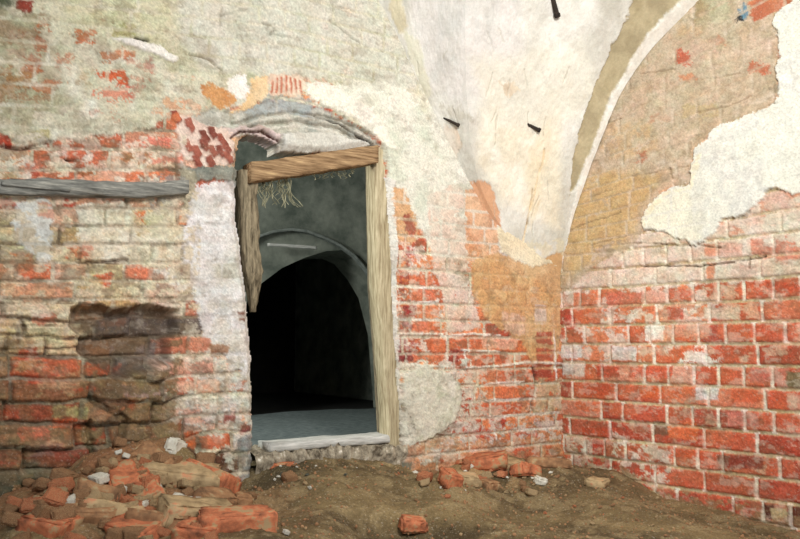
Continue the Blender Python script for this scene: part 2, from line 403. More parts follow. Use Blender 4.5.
    for x, y in [(196, 152), (204, 146), (212, 152), (204, 137), (212, 133), (221, 140), (220, 152), (228, 158), (210, 162), (197, 161), (226, 148), (188, 146), (176, 118), (190, 126)]:
        c([(x-6, y-6), (x, y-7), (x+6, y+4), (x+1, y+7), (x-4, y+1)], [(150, 58, 48), (170, 84, 70), (120, 50, 42)], keep=.4, thick=.012, rag=.5, soft=.002)
    c([(168, 120), (178, 114), (180, 122), (174, 128)], [(204, 96, 60)], keep=.6)
    # grey cement run from ledge to lintel
    c([(180, 166), (206, 166), (240, 168), (256, 166), (252, 186), (240, 188), (214, 180), (196, 182), (184, 184)], [(112, 116, 106), (142, 140, 124), (96, 102, 92)], thick=.020, keep=.3)
    c([(178, 168), (194, 170), (198, 196), (184, 206), (178, 196)], [(150, 140, 112), (170, 160, 136)], thick=.008, keep=.3)
    c([(134, 178), (182, 176), (184, 196), (170, 214), (156, 212), (146, 198), (130, 196)], [(128, 124, 116), (160, 152, 138)], op=.85, thick=.002, keep=.5, holes=.3, hs=30)
    # pale patches below the ledge
    c([(12, 204), (34, 198), (52, 206), (52, 258), (40, 264), (22, 248), (12, 236)], [(206, 208, 202), (222, 218, 206), (196, 200, 198)], thick=.004, keep=.2)
    c([(78, 205), (116, 202), (134, 206), (136, 236), (128, 262), (96, 262), (76, 246)], [(226, 216, 190), (214, 204, 176), (230, 222, 204)], thick=.003, keep=.5)
    c([(128, 238), (160, 226), (200, 222), (204, 266), (150, 268), (132, 262)], [(222, 210, 182), (210, 196, 168), (200, 188, 160)], thick=.003, keep=.55)
    c([(146, 208), (186, 196), (196, 230), (150, 240), (134, 228)], [(190, 178, 148), (206, 192, 160)], op=.8, keep=.6, holes=.25)
    # the white painted pier beside the door
    c([(194, 184), (232, 182), (238, 200), (244, 250), (252, 300), (256, 330), (256, 384), (232, 366), (206, 340), (194, 300), (182, 262), (186, 220)], [(214, 208, 202), (226, 220, 216), (202, 192, 186), (216, 210, 206)], thick=.006, keep=.35)
    c([(160, 330), (262, 330), (262, 480), (236, 480), (200, 430), (166, 420)], [(206, 194, 176), (196, 184, 166)], op=.9, keep=.9, holes=.52, hs=26, thick=.001)
    c([(206, 300), (256, 300), (262, 440), (236, 440), (214, 380)], [(204, 196, 184), (216, 206, 194)], op=.9, keep=.85, holes=.42, hs=22)
    c([(238, 440), (256, 430), (257, 500), (240, 500)], [(128, 134, 130), (150, 150, 142)], op=.85, keep=1)
    c([(212, 262), (238, 258), (240, 280), (216, 284)], [(176, 168, 142)], op=.6, keep=1, soft=.02)
    c([(152, 268), (192, 264), (194, 290), (158, 292)], [(224, 214, 200), (170, 132, 112)], op=.85, keep=.6, cs=30, contrast=2)
    # tan crusts
    c([(-60, 208), (18, 208), (30, 260), (10, 296), (-60, 300)], [(206, 176, 134), (196, 150, 110)], op=.6, keep=.9, holes=.35)
    for x, y, w, h, q in [(6, 203, 8, 7, (204, 62, 44)), (68, 203, 8, 5, (196, 56, 46)), (140, 216, 6, 6, (226, 100, 56)), (45, 212, 8, 7, (212, 140, 116)), (80, 252, 15, 8, (206, 98, 66)), (60, 218, 4, 14, (214, 170, 140)),
            (22, 262, 12, 9, (206, 116, 78)), (102, 279, 10, 6, (216, 76, 52)), (136, 274, 12, 6, (222, 104, 74)), (88, 284, 14, 8, (196, 150, 94)), (118, 302, 20, 6, (190, 148, 96)), (160, 298, 28, 6, (214, 172, 146)),
            (34, 300, 10, 6, (206, 120, 90)), (8, 338, 9, 9, (206, 186, 130)), (42, 338, 24, 10, (204, 186, 138)), (46, 318, 12, 5, (212, 110, 80)), (120, 320, 14, 6, (150, 96, 66)), (140, 352, 22, 8, (150, 130, 126)), (104, 348, 12, 10, (168, 104, 62)),
            (190, 344, 20, 8, (204, 110, 82)), (188, 362, 18, 4, (222, 198, 176)), (192, 369, 24, 7, (222, 142, 122)), (196, 386, 24, 6, (220, 160, 132)), (178, 402, 11, 7, (206, 196, 166)), (202, 400, 16, 5, (214, 204, 184)), (219, 350, 9, 7, (160, 104, 70)),
            (34, 434, 15, 8, (214, 98, 72)), (70, 424, 18, 5, (220, 84, 46)), (76, 436, 12, 4, (222, 110, 62)), (70, 412, 18, 6, (164, 142, 88)), (80, 386, 20, 6, (168, 66, 42)), (104, 370, 22, 5, (186, 74, 46)), (42, 380, 14, 6, (190, 66, 42)), (28, 356, 10, 8, (190, 58, 38)),
            (120, 405, 16, 7, (160, 76, 48)), (142, 390, 22, 6, (150, 116, 108)), (42, 450, 17, 7, (150, 102, 88)), (8, 414, 14, 5, (178, 66, 44)), (8, 456, 14, 6, (170, 62, 46)), (76, 455, 22, 7, (140, 58, 42)), (192, 440, 7, 9, (226, 84, 40)), (206, 451, 10, 3, (222, 214, 180)),
            (60, 496, 30, 7, (176, 64, 44)), (96, 484, 20, 6, (196, 78, 54)), (20, 520, 14, 8, (120, 44, 36)), (168, 440, 9, 14, (178, 142, 82)), (134, 428, 12, 12, (162, 128, 82)), (170, 300, 3, 3, (90, 60, 40)),
            (242, 316, 4, 6, (120, 60, 44)), (229, 418, 6, 5, (150, 50, 44)), (246, 430, 6, 5, (140, 40, 40))]:
        S.spot(x, y, w, h, q, op=.9, rag=.7)
    S.line([(88, 262), (128, 260)], .007, -.015, (86, 58, 40), .8, .6)
    S.line([(0, 304), (60, 303), (94, 304)], .005, -.012, (110, 80, 56), .7, .5)
    S.line([(0, 326), (72, 325), (74, 312)], .005, -.012, (110, 80, 56), .7, .5)
    S.line([(18, 328), (18, 348)], .005, -.012, (110, 80, 56), .7, .5)
    S.line([(0, 350), (60, 349), (84, 346)], .005, -.012, (100, 70, 50), .7, .5)
    S.line([(90, 420), (91, 470), (94, 440)], .010, -.02, (70, 74, 40), .7)
    S.line([(92, 400), (126, 420), (118, 450), (128, 470)], .016, -.03, (96, 66, 44), .6)
    c([(84, 304), (180, 306), (184, 380), (176, 470), (100, 480), (84, 440), (96, 380)], [(96, 72, 50), (130, 98, 66), (108, 84, 62)], op=.85, keep=.9, holes=.42, hs=11)
    c([(-60, 300), (84, 306), (90, 440), (-60, 460)], [(190, 150, 104), (168, 118, 78)], op=.6, keep=.9, holes=.72, hs=11)
    # damp mossy foot
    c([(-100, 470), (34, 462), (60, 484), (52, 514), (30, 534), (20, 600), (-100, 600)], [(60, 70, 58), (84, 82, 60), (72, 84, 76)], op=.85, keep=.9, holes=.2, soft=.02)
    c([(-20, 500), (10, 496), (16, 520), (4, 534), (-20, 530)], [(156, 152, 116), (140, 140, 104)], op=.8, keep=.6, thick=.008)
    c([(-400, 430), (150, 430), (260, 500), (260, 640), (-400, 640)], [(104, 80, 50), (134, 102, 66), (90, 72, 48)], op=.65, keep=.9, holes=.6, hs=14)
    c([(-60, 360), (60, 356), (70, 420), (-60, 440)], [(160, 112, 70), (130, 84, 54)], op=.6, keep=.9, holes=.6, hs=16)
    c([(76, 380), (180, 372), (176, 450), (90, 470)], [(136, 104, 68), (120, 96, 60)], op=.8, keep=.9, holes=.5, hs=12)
    # general limewash remnants between ledge and y 330
    c([(-200, 190), (200, 190), (200, 310), (-200, 335)], [(218, 200, 170), (206, 182, 146)], op=.75, keep=.9, holes=.62, hs=22)
    c([(-200, 134), (190, 134), (190, 182), (-200, 182)], [(214, 196, 168), (220, 204, 184)], op=.8, keep=.9, holes=.6, hs=26)
    # ---- right of the door
    c([(386, 176), (396, 180), (398, 300), (402, 400), (404, 440), (396, 440), (390, 300)], [(222, 216, 204), (206, 196, 182)], thick=.008, keep=.2, rag=.6)
    c([(392, 186), (406, 190), (408, 202), (414, 214), (418, 236), (412, 246), (400, 244), (394, 222)], [(208, 146, 98), (214, 160, 116)], keep=.6, thick=.0)
    c([(404, 216), (410, 214), (416, 232), (412, 238), (406, 230)], [(150, 50, 44), (176, 80, 60)], keep=.7, thick=-.004)
    c([(396, 240), (436, 250), (446, 366), (398, 372)], [(226, 206, 190), (220, 190, 170)], op=.8, keep=.85, holes=.60, hs=30)
    c([(398, 248), (416, 244), (416, 366), (400, 368)], [(150, 44, 56), (176, 72, 70), (214, 190, 176)], op=.65, keep=.95, holes=.5, hs=50, cs=30, contrast=2)
    c([(426, 196), (470, 180), (470, 286), (482, 330), (446, 332), (440, 286), (432, 262)], [(212, 198, 180), (216, 180, 160), (206, 204, 184)], op=.85, keep=.6, thick=.002, holes=.12, hs=24)
    c([(464, 190), (488, 188), (497, 212), (498, 262), (468, 262), (466, 230)], [(220, 150, 108), (212, 136, 96), (222, 166, 128)], op=.9, keep=.75, thick=.0)
    c([(470, 262), (500, 252), (530, 266), (562, 256), (566, 300), (562, 334), (552, 376), (540, 382), (530, 360), (520, 340), (500, 330), (486, 318), (474, 296)],
      [(208, 152, 98), (200, 142, 92), (214, 166, 116), (204, 158, 108)], op=.93, keep=.45, thick=.002)
    c([(500, 208), (562, 250), (562, 262), (532, 268), (520, 262), (500, 252), (496, 230)], [(232, 220, 192), (226, 206, 172)], thick=.008, keep=.1)
    c([(502, 312), (526, 316), (526, 334), (504, 334)], [(216, 168, 144)], op=.7, keep=1)
    for x, y, w, h, q in [(472, 343, 23, 6, (206, 92, 60)), (458, 343, 8, 6, (214, 96, 60)), (500, 344, 18, 6, (216, 150, 122)), (455, 357, 8, 7, (150, 46, 42)), (484, 358, 26, 6, (204, 84, 58)), (508, 374, 22, 6, (206, 92, 62)), (484, 374, 18, 6, (208, 104, 70)),
            (506, 391, 22, 7, (216, 104, 62)), (500, 408, 22, 6, (204, 82, 52)), (540, 314, 6, 10, (210, 180, 164)), (544, 338, 8, 7, (186, 66, 50)), (545, 355, 9, 7, (192, 66, 48)), (542, 371, 10, 7, (168, 44, 36)), (474, 364, 8, 8, (206, 98, 70)),
            (422, 281, 12, 6, (214, 96, 62)), (424, 295, 12, 6, (214, 104, 72)), (428, 311, 10, 6, (214, 110, 74)), (426, 326, 14, 6, (212, 92, 58)), (438, 344, 7, 16, (216, 92, 58)), (428, 358, 16, 6, (208, 94, 64)), (410, 311, 7, 6, (160, 40, 46)), (406, 357, 7, 6, (130, 36, 40)),
            (480, 434, 12, 6, (196, 60, 44)), (498, 423, 8, 7, (186, 48, 40)), (468, 421, 10, 5, (196, 84, 66)), (440, 436, 8, 5, (130, 30, 40)), (410, 438, 8, 4, (120, 40, 40)), (524, 432, 14, 5, (196, 80, 60)), (548, 424, 12, 4, (190, 160, 150))]:
        S.spot(x, y, w, h, q, op=.9, rag=.5)
    for ln in [[(442, 336), (474, 334), (500, 336)], [(460, 350), (500, 352)], [(466, 368), (500, 366), (528, 362), (562, 364)], [(486, 384), (524, 382)], [(486, 401), (534, 398)], [(488, 417), (560, 412)], [(446, 333), (447, 368)],
               [(464, 352), (466, 368)], [(520, 430), (566, 428)], [(396, 287), (434, 288)], [(396, 303), (438, 302)], [(398, 319), (440, 320)], [(400, 334), (442, 334)], [(404, 366), (446, 366)], [(553, 330), (556, 380)], [(494, 426), (497, 440)]]:
        S.line(ln, .008, .004, (232, 220, 204), .85, .4)
    S.line([(534, 368), (537, 384), (533, 404), (535, 412)], .008, -.03, (70, 50, 40), .9, .7)
    c([(404, 374), (424, 366), (450, 372), (462, 390), (456, 420), (440, 434), (420, 440), (404, 448), (402, 420)], [(204, 202, 176), (214, 206, 184), (190, 188, 160), (222, 212, 196)], thick=.012, keep=.2)
    c([(396, 400), (412, 392), (416, 470), (420, 506), (396, 506)], [(206, 200, 180), (120, 112, 96)], thick=.004, keep=.5, cs=50, contrast=2.2, op=.9)
    c([(396, 362), (470, 360), (478, 440), (440, 462), (398, 470)], [(214, 208, 188), (200, 190, 170)], op=.9, keep=.8, holes=.45, hs=34)
    c([(448, 366), (486, 366), (486, 414), (470, 420), (456, 412), (462, 390)], [(204, 184, 160), (216, 190, 170)], op=.8, keep=.8, holes=.45, hs=40)
    c([(536, 380), (562, 380), (562, 412), (536, 412)], [(176, 154, 110), (200, 172, 136)], op=.8, keep=.7, holes=.3, hs=30)
    c([(404, 446), (440, 436), (500, 440), (566, 438), (566, 500), (404, 520)], [(196, 126, 84), (206, 150, 110), (186, 112, 78)], op=.75, keep=.8, holes=.3, hs=20)
    c([(446, 416), (566, 414), (566, 440), (446, 446)], [(214, 196, 180), (200, 176, 160)], op=.8, keep=.9, holes=.6, hs=40)
    # soot-dark mossy stain by the sill
    c([(396, 464), (412, 462), (412, 480), (398, 482)], [(96, 112, 96)], op=.8, keep=1)
washL()
def finish(S, pits=.5, amt=.34, grime=1.):
    f = fbm(S.U*95, S.V*120, S.seed+301, 3, .7)-.5
    bk = .35+.65*np.clip(S.brick, 0, 1)
    S.col *= np.clip(1+amt*2*f*bk, .3, 1.6)[:, None]
    S.h += .004*f*bk; pits = pits*bk
    g = _h(np.round(S.U*1000), np.round(S.V*1000), S.seed)-.5
    S.col *= (1+amt*1.3*g*(.45+.55*np.clip(S.brick, 0, 1)))[:, None]
    a = (fbm(S.U*11, S.V*14, S.seed+310, 5, .65)-.5)*bk; b = (fbm(S.U*34, S.V*40, S.seed+311, 4, .65)-.5)*bk
    S.col *= 1+np.clip(S.brick+.25, 0, 1)[:, None]*np.stack([.25*a-.2*b, .45*b-.05*a, .4*a+.6*b], 1)*.8
    w_ = (sm(fbm(S.U*17, S.V*30, S.seed+312, 5, .7), .56, .64)*np.clip(S.brick, 0, 1)*grime*.55*getattr(S, 'lime', 1.))[:, None]   # lime dribbles
    S.col = S.col*(1-w_)+lin((214, 196, 172))*w_
    w_ = (sm(fbm(S.U*13, S.V*19, S.seed+313, 5, .7), .57, .64)*bk*grime*.5)[:, None]                        # soot and earth
    S.col = S.col*(1-w_)+lin((112, 88, 62))*w_
    p = sm(fbm(S.U*42, S.V*60, S.seed+302, 4, .65), .62, .68)*pits
    S.h -= .006*p
    S.col = S.col*(1-.45*p[:, None])+lin((110, 86, 62))*.45*p[:, None]
S.lime = 1-.92*ruin*(1-sm(S.V, .50, .68))
finish(S)
# hole: remove the outer layer
S.h -= .085*holeM
hk = holeM[:, None]*.55
S.col = S.col*(1-hk)+(zone_cols([([(-999, -999), (2000, -999), (2000, 2000), (-999, 2000)], PAL_HOLE)], BX, BY, rn)*(.7+.6*wear)[:, None])*hk
S.h += foot+bow*.5
# niche: the wall under the cornice lies back
HOLE_PX = [(241, 141), (246, 135), (258, 134), (268, 137), (280, 143), (281, 150), (300, 152), (326, 153), (345, 150), (372, 146), (384, 150), (388, 200), (392, 260), (395, 330), (400, 400), (402, 462), (402, 540), (255, 540), (254, 470), (254, 400), (252, 350), (249, 305), (244, 262), (238, 220), (236, 190), (238, 165)]
hp = S.poly(HOLE_PX)
dh = sdf(S.U+(S.wu-S.U)*.8, S.V+(S.wv-S.V)*.8, hp)
alive = (dh > 0)
# round the arrises
S.h -= .022*(1-sm(dh, 0, .03))*sm(dh, -.02, 0)
Pw = P0+NL*S.h[:, None]
# ceiling line: wall stays behind the vault
q = quads_of(*shp, alive.reshape(shp))
used = np.zeros(len(Pw), bool); used[q.ravel()] = True
remap = -np.ones(len(Pw), int); remap[used] = np.arange(used.sum())
q2 = remap[q]; P2 = Pw[used]; C2 = S.col[used]; D2 = dh[used]
# reveal: extrude the edge of the opening back into the thickness of the wall
ed = np.concatenate([q2[:, [0, 1]], q2[:, [1, 2]], q2[:, [2, 3]], q2[:, [3, 0]]])
key = np.sort(ed, 1); kk = key[:, 0].astype(np.int64)*len(P2)+key[:, 1]
un, first, cnt = np.unique(kk, return_index=True, return_counts=True)
be = ed[first[cnt == 1]]
be = be[(D2[be[:, 0]] < .02) & (D2[be[:, 1]] < .02)]
bv = np.unique(be); m = {int(x): i for i, x in enumerate(bv)}
nP, nC, nq = [P2], [C2], [q2]
prev = {int(x): int(x) for x in bv}; base_n = len(P2)
LAY = 4
for k in range(1, LAY+1):
    dd = .11*k/LAY
    pp = P2[bv]-NL*dd
    jitter = (fbm(P2[bv][:, 2]*30+k*1.7, P2[bv][:, 0]*30, 90+k)-.5)*.006
    pp = pp+EL*jitter[:, None]
    cc = np.clip(C2[bv]*(.8+.4*_h(np.arange(len(bv)), np.full(len(bv), k), 3))[:, None]*.9, 0, 1)
    nP.append(pp); nC.append(cc)
    cur = {int(x): base_n+i for i, x in enumerate(bv)}
    nq.append(np.array([[prev[int(b)], prev[int(a)], cur[int(a)], cur[int(b)]] for a, b in be]))
    prev = cur; base_n += len(bv)
wl = grid_mesh('wall_left', np.concatenate(nP), np.concatenate(nC), np.concatenate(nq), M_LEFT)
tag(wl, kind='structure')
HL = S.h.reshape(shp); uL, vL = u, v
def left_surface(uq, vq):
    i = int(np.clip((uq-uL[0])/ST, 0, len(uL)-1)); j = int(np.clip((vq-vL[0])/ST, 0, len(vL)-1))
    return HL[j, i]

# ------------------------------------------------------------------ RIGHT WALL
u = np.arange(-.02, 2.0, ST); v = np.arange(-.26, 2.6, ST)
UU, VV = np.meshgrid(u, v); shp = UU.shape
toR = lambda x, y: on_plane(x, y, ER, NR)
S = Surf(UU.ravel(), VV.ravel(), toR, 51)
P0 = K+S.U[:, None]*ER+np.array([0, 0, 1])*S.V[:, None]
PX, PY = project(P0)
# above the springing the courses of the lunette dip towards the corner
sag = .22*np.clip(1.1-S.U, 0, 1.1)*np.clip((S.V-1.05)/.5, 0, 1)
vb = S.V+sag+.006*(fbm(S.U*2, S.V*2, 3)-.5)+.004*(fbm(S.U*9, S.V*9, 4)-.5)
ub = S.U+.006*(fbm(S.U*8, S.V*12, 5)-.5)
r, idx, dj, cu, cv, rn, rn2, du = lay_bricks(ub, vb, .0888, .012, 33, stretch=.235, head=.115, v0=HC-10*.0888, english=True)
dj = dj+.005*(fbm(S.U*45, S.V*45, 61)-.5)+.004*(fbm(S.U*120, S.V*120, 62)-.5)
BX, BY = project(K+cu[:, None]*ER+np.array([0, 0, 1])*(cv-sag)[:, None])
BX += (rn-.5)*10; BY += (rn2-.5)*6
PR_RED = [(206, 84, 56), (198, 72, 48), (212, 96, 66), (214, 110, 80), (192, 66, 46), (204, 90, 62), (184, 70, 52), (210, 116, 90)]
PR_WARM = [(214, 98, 62), (218, 116, 78), (206, 88, 56), (214, 130, 100), (220, 150, 124), (210, 104, 70)]
PR_PINK = [(218, 176, 156), (222, 190, 172), (214, 158, 136), (206, 140, 116), (220, 200, 180), (214, 184, 170)]
PR_TAN = [(190, 160, 122), (184, 150, 114), (200, 172, 140), (194, 140, 106), (180, 152, 120), (206, 150, 116)]
PR_LOW = [(190, 62, 44), (204, 76, 52), (176, 56, 44), (196, 84, 58), (160, 64, 48), (186, 92, 66)]
ZR = [([(-999, -999), (2999, -999), (2999, 2999), (-999, 2999)], PR_RED),
      ([(560, 285), (700, 285), (700, 380), (560, 400)], PR_WARM),
      ([(560, 240), (640, 228), (900, 150), (1500, 150), (1500, 278), (800, 272), (700, 284), (560, 300)], PR_PINK),
      ([(500, -500), (900, -500), (900, 150), (640, 240), (600, 262), (500, 300)], PR_TAN),
      ([(560, 420), (1500, 420), (1500, 900), (560, 900)], PR_LOW)]
bc = zone_cols(ZR, BX, BY, rn)*(.90+.2*rn2)[:, None]
wear = fbm(S.U*30, S.V*42, 71, 4, .6)
bc *= (.82+.36*wear)[:, None]
mort = np.array([lin((204, 176, 138))])*(.75+.5*fbm(S.U*50, S.V*50, 72))[:, None]
sand = lin((172, 140, 92))*(.75+.5*fbm(S.U*50, S.V*50, 73))[:, None]
vert_j = (du < .006)[:, None]                                  # upright joints keep their white lime
mcol = np.where(vert_j, lin((226, 206, 184))*np.ones_like(mort), mort*.5+sand*.5)
bm_ = sm(dj, -.0015, .003)
S.col = bc*bm_[:, None]+mcol*(1-bm_)[:, None]
S.base = np.zeros(S.U.shape); S.brick = np.ones(S.U.shape); S.joint = 1-bm_
S.h = -.008*(1-sm(dj, -.003, .006))+(rn-.5)*.007+.008*(fbm(S.U*22, S.V*22, 75)-.5)
def washR():
    c = S.coat
    c([(560, 286), (600, 282), (650, 290), (700, 284), (720, 300), (700, 330), (660, 360), (600, 372), (562, 380)], [(224, 204, 186), (216, 190, 168)], op=.85, keep=.9, holes=.58, hs=20)
    c([(560, 380), (900, 330), (1400, 330), (1400, 620), (560, 620)], [(210, 168, 140), (200, 150, 120)], op=.6, keep=.95, holes=.82, hs=18)
    c([(640, 290), (1100, 280), (1100, 360), (640, 360)], [(206, 172, 140), (212, 150, 124)], op=.65, keep=.9, holes=.62, hs=14)
    # pink-grey lime bloom below the plaster
    c([(566, 300), (600, 262), (640, 232), (700, 240), (760, 200), (1200, 180), (1200, 276), (800, 270), (760, 280), (690, 286), (640, 292), (600, 286), (576, 312)], [(216, 194, 178), (208, 182, 160), (222, 200, 184)], op=.85, keep=.7, holes=.18, hs=12, thick=.001)
    for x, y, w, h, q in [(780, 253, 22, 6, (206, 110, 86)), (757, 247, 6, 8, (212, 120, 98)), (711, 250, 7, 6, (214, 128, 100)), (711, 271, 4, 9, (212, 118, 84)), (786, 243, 10, 8, (206, 104, 80)), (730, 250, 12, 7, (216, 160, 142)), (752, 271, 12, 6, (218, 174, 160)),
            (588, 309, 14, 16, (212, 94, 56)), (570, 322, 5, 8, (196, 60, 48)), (625, 300, 18, 8, (206, 92, 70)), (680, 294, 14, 6, (206, 84, 58)), (655, 297, 14, 7, (214, 150, 130)), (786, 288, 20, 6, (200, 62, 38)), (676, 314, 8, 6, (206, 66, 48)),
            (780, 309, 16, 7, (206, 104, 72)), (740, 331, 22, 8, (204, 84, 54)), (770, 333, 22, 8, (206, 78, 50)), (690, 331, 20, 7, (214, 134, 104)), (655, 333, 10, 8, (226, 214, 196)), (722, 313, 18, 7, (206, 178, 150)), (752, 310, 6, 8, (214, 150, 120)),
            (571, 351, 11, 7, (214, 208, 198)), (572, 368, 13, 8, (212, 204, 188)), (624, 353, 12, 7, (224, 214, 204)), (608, 372, 11, 6, (200, 60, 38)), (652, 372, 22, 6, (208, 74, 50)), (707, 392, 12, 8, (210, 204, 198)), (693, 393, 0.1, 6, (210, 200, 198)),
            (653, 393, 12, 6, (214, 80, 42)), (682, 391, 14, 8, (214, 92, 58)), (748, 393, 16, 9, (214, 82, 52)), (770, 374, 20, 8, (200, 100, 84)), (795, 380, 8, 9, (116, 106, 70)), (598, 388, 14, 7, (206, 66, 40)), (623, 390, 9, 7, (208, 88, 56)), (590, 405, 14, 6, (214, 92, 58)),
            (660, 429, 9, 7, (110, 74, 52)), (641, 427, 8, 6, (170, 90, 70)), (683, 431, 15, 9, (222, 96, 54)), (716, 436, 14, 8, (214, 92, 60)), (690, 452, 22, 6, (214, 74, 44)), (742, 462, 22, 7, (140, 48, 38)), (724, 460, 6, 5, (130, 80, 60)), (766, 480, 0.1, 5, (200, 70, 50)),
            (780, 468, 14, 8, (206, 80, 56)), (600, 434, 18, 7, (200, 66, 40)), (744, 419, 16, 7, (214, 110, 96)), (780, 420, 16, 8, (206, 74, 50)), (690, 476, 18, 6, (206, 84, 58)), (655, 466, 12, 6, (196, 66, 46)), (775, 492, 20, 7, (196, 66, 48)), (770, 512, 6, 8, (90, 40, 34)), (796, 516, 9, 10, (84, 44, 34)), (780, 514, 8, 6, (190, 166, 120)),
            (640, 486, 8, 8, (176, 50, 42)), (680, 498, 20, 6, (186, 62, 46)), (730, 507, 22, 6, (196, 60, 44)), (624, 410, 14, 6, (206, 90, 60))]:
        S.spot(x, y, w, h, q, op=.88, rag=.5)
    c([(686, 352), (700, 348), (720, 360), (706, 366), (694, 364), (682, 362)], [(232, 222, 206)], op=.9, keep=.9, rag=2)
    c([(566, 436), (590, 436), (592, 462), (574, 468), (566, 460)], [(214, 196, 170), (204, 180, 150)], op=.8, keep=.8, holes=.3, hs=40)
    c([(586, 462), (640, 476), (640, 494), (600, 484), (586, 476)], [(210, 204, 176), (190, 176, 140)], op=.85, keep=.6, holes=.25, hs=26)
    c([(612, 430), (672, 450), (672, 480), (660, 484), (612, 462)], [(222, 206, 188), (206, 186, 160)], op=.8, keep=.8, holes=.5, hs=30)
    c([(566, 262), (580, 262), (582, 290), (566, 296)], [(222, 206, 190), (210, 190, 180)], op=.85, keep=.7)
    S.line([(640, 266), (700, 266), (760, 258), (764, 257)], .0055, -.014, (110, 86, 66), .8, .8)
    S.line([(590, 248), (640, 243), (700, 246), (720, 248)], .005, -.012, (150, 120, 96), .7, .6)
    S.line([(749, 258), (749, 268)], .006, -.01, (120, 92, 74), .8, .3)
    # earth-coloured old render in the lunette
    BR = [(690, -60), (790, -60), (786, 0), (774, 14), (778, 40), (777, 56), (774, 64), (777, 82), (774, 104), (762, 108), (740, 118), (722, 124), (706, 138), (694, 148), (691, 168), (688, 184), (664, 190), (648, 206), (644, 222), (640, 240), (626, 250), (600, 262), (576, 284), (562, 292), (560, 250), (575, 190), (600, 120), (640, 50)]
    c(BR, [(176, 152, 122), (190, 166, 138), (200, 176, 152), (170, 148, 118), (196, 164, 134)], op=.88, keep=.32, thick=.001, cs=10)
    c([(600, 40), (700, 20), (760, 30), (770, 90), (700, 130), (620, 130)], [(176, 154, 122), (186, 166, 138), (196, 160, 136)], op=.6, keep=1, holes=.3, hs=12, soft=.03)
    c([(560, 180), (612, 170), (660, 176), (640, 210), (636, 236), (600, 258), (566, 280)], [(206, 162, 100), (198, 150, 90)], op=.75, keep=1, soft=.03, holes=.2, hs=8)
    c([(610, 120), (650, 122), (660, 150), (620, 158), (600, 150)], [(210, 164, 110), (196, 156, 120)], op=.6, keep=1, soft=.02, holes=.35, hs=20)
    c([(664, 134), (700, 128), (690, 146), (660, 150)], [(216, 184, 160)], op=.6, keep=1, soft=.012)
    for x, y, w, h, q, op in [(684, 58, 7, 7, (196, 72, 52), .9), (688, 79, 9, 4, (204, 120, 82), .8), (757, 70, 9, 5, (196, 88, 60), .9), (722, 42, 5, 4, (196, 120, 90), .7), (706, 50, 14, 9, (190, 150, 130), .6), (746, 88, 12, 5, (196, 170, 140), .6),
            (774, 88, 5, 6, (140, 124, 96), .8), (640, 156, 3, 4, (190, 90, 60), .7), (652, 118, 4, 3, (186, 120, 90), .7), (660, 118, 12, 4, (190, 140, 110), .5), (700, 110, 18, 6, (186, 160, 110), .6), (690, 30, 14, 5, (190, 150, 110), .5), (720, 60, 14, 5, (206, 186, 150), .5), (660, 100, 14, 5, (200, 184, 150), .5)]:
        S.spot(x, y, w, h, q, op=op, rag=1.5)
    for ln in [[(664, 170), (688, 166)], [(668, 168), (672, 178)], [(566, 232), (590, 222), (620, 212)], [(590, 246), (616, 238), (640, 234)], [(696, 112), (726, 106), (750, 96)], [(590, 196), (612, 190)], [(630, 176), (656, 172)], [(592, 128), (620, 118)], [(640, 74), (674, 70)], [(700, 80), (740, 74)]]:
        S.line(ln, .0042, -.006, (138, 110, 76), .55, .9)
    c([(700, -30), (715, -30), (716, 18), (704, 30), (694, 20)], [(150, 130, 84), (176, 160, 120)], op=.7, keep=1, soft=.01)
    c([(705, 0), (728, -10), (732, 20), (712, 24)], [(190, 186, 150), (170, 168, 130)], op=.7, keep=1, soft=.012)
    c([(748, 2), (764, -10), (830, -60), (900, -60), (806, -1), (782, 8), (764, 18), (754, 20)], [(186, 80, 52), (206, 104, 66), (170, 66, 46)], op=.92, keep=1, thick=.002)
    c([(737, 10), (744, 3), (749, 8), (748, 18), (740, 20)], [(60, 112, 150), (96, 140, 160)], op=.95, keep=1)
    c([(735, 15), (741, 12), (743, 20), (737, 22)], [(40, 44, 46)], op=.95, keep=1)
    # sound white plaster
    WH = [(774, 14), (786, 6), (840, -40), (1600, -300), (1600, 120), (830, 196), (800, 194), (790, 190), (776, 186), (766, 190), (764, 198), (752, 212), (738, 218), (724, 218), (716, 232), (704, 244), (694, 246), (684, 240), (668, 232), (646, 228), (640, 222), (648, 204), (664, 190), (688, 184), (691, 166), (694, 148), (706, 138), (722, 124), (740, 118), (762, 108), (774, 104), (777, 84), (776, 64), (778, 56), (778, 36)]
    c(WH, [(216, 214, 200), (226, 224, 208), (210, 208, 198), (230, 226, 212)], thick=.012, keep=.05, rag=1.1, soft=.003)
    c([(646, 226), (652, 200), (690, 190), (694, 216), (706, 240), (690, 246), (668, 232)], [(236, 230, 204), (230, 224, 196)], op=.7, keep=1, soft=.02)
    c([(640, 222), (650, 204), (664, 192), (688, 186), (692, 166), (700, 150), (704, 152), (696, 176), (692, 190), (668, 196), (654, 208), (646, 226)], [(240, 222, 176)], op=.5, keep=1, soft=.006)
    c([(688, 212), (702, 208), (706, 224), (696, 232), (688, 226)], [(206, 204, 184)], op=.6, keep=1, soft=.015)
    c([(764, 198), (776, 188), (800, 204), (800, 214), (780, 214), (764, 208)], [(200, 160, 140), (206, 176, 156)], op=.85, keep=.8, rag=.5)
    c([(764, 212), (830, 212), (860, 240), (790, 246), (764, 232)], [(196, 186, 158), (206, 196, 176)], op=.8, keep=.6, holes=.1)
    # foot of the wall, earth splashed
    c([(560, 462), (640, 486), (700, 504), (770, 524), (1300, 660), (1300, 900), (560, 900)], [(150, 128, 84), (130, 100, 64)], op=.8, keep=.8, holes=.15, hs=20)
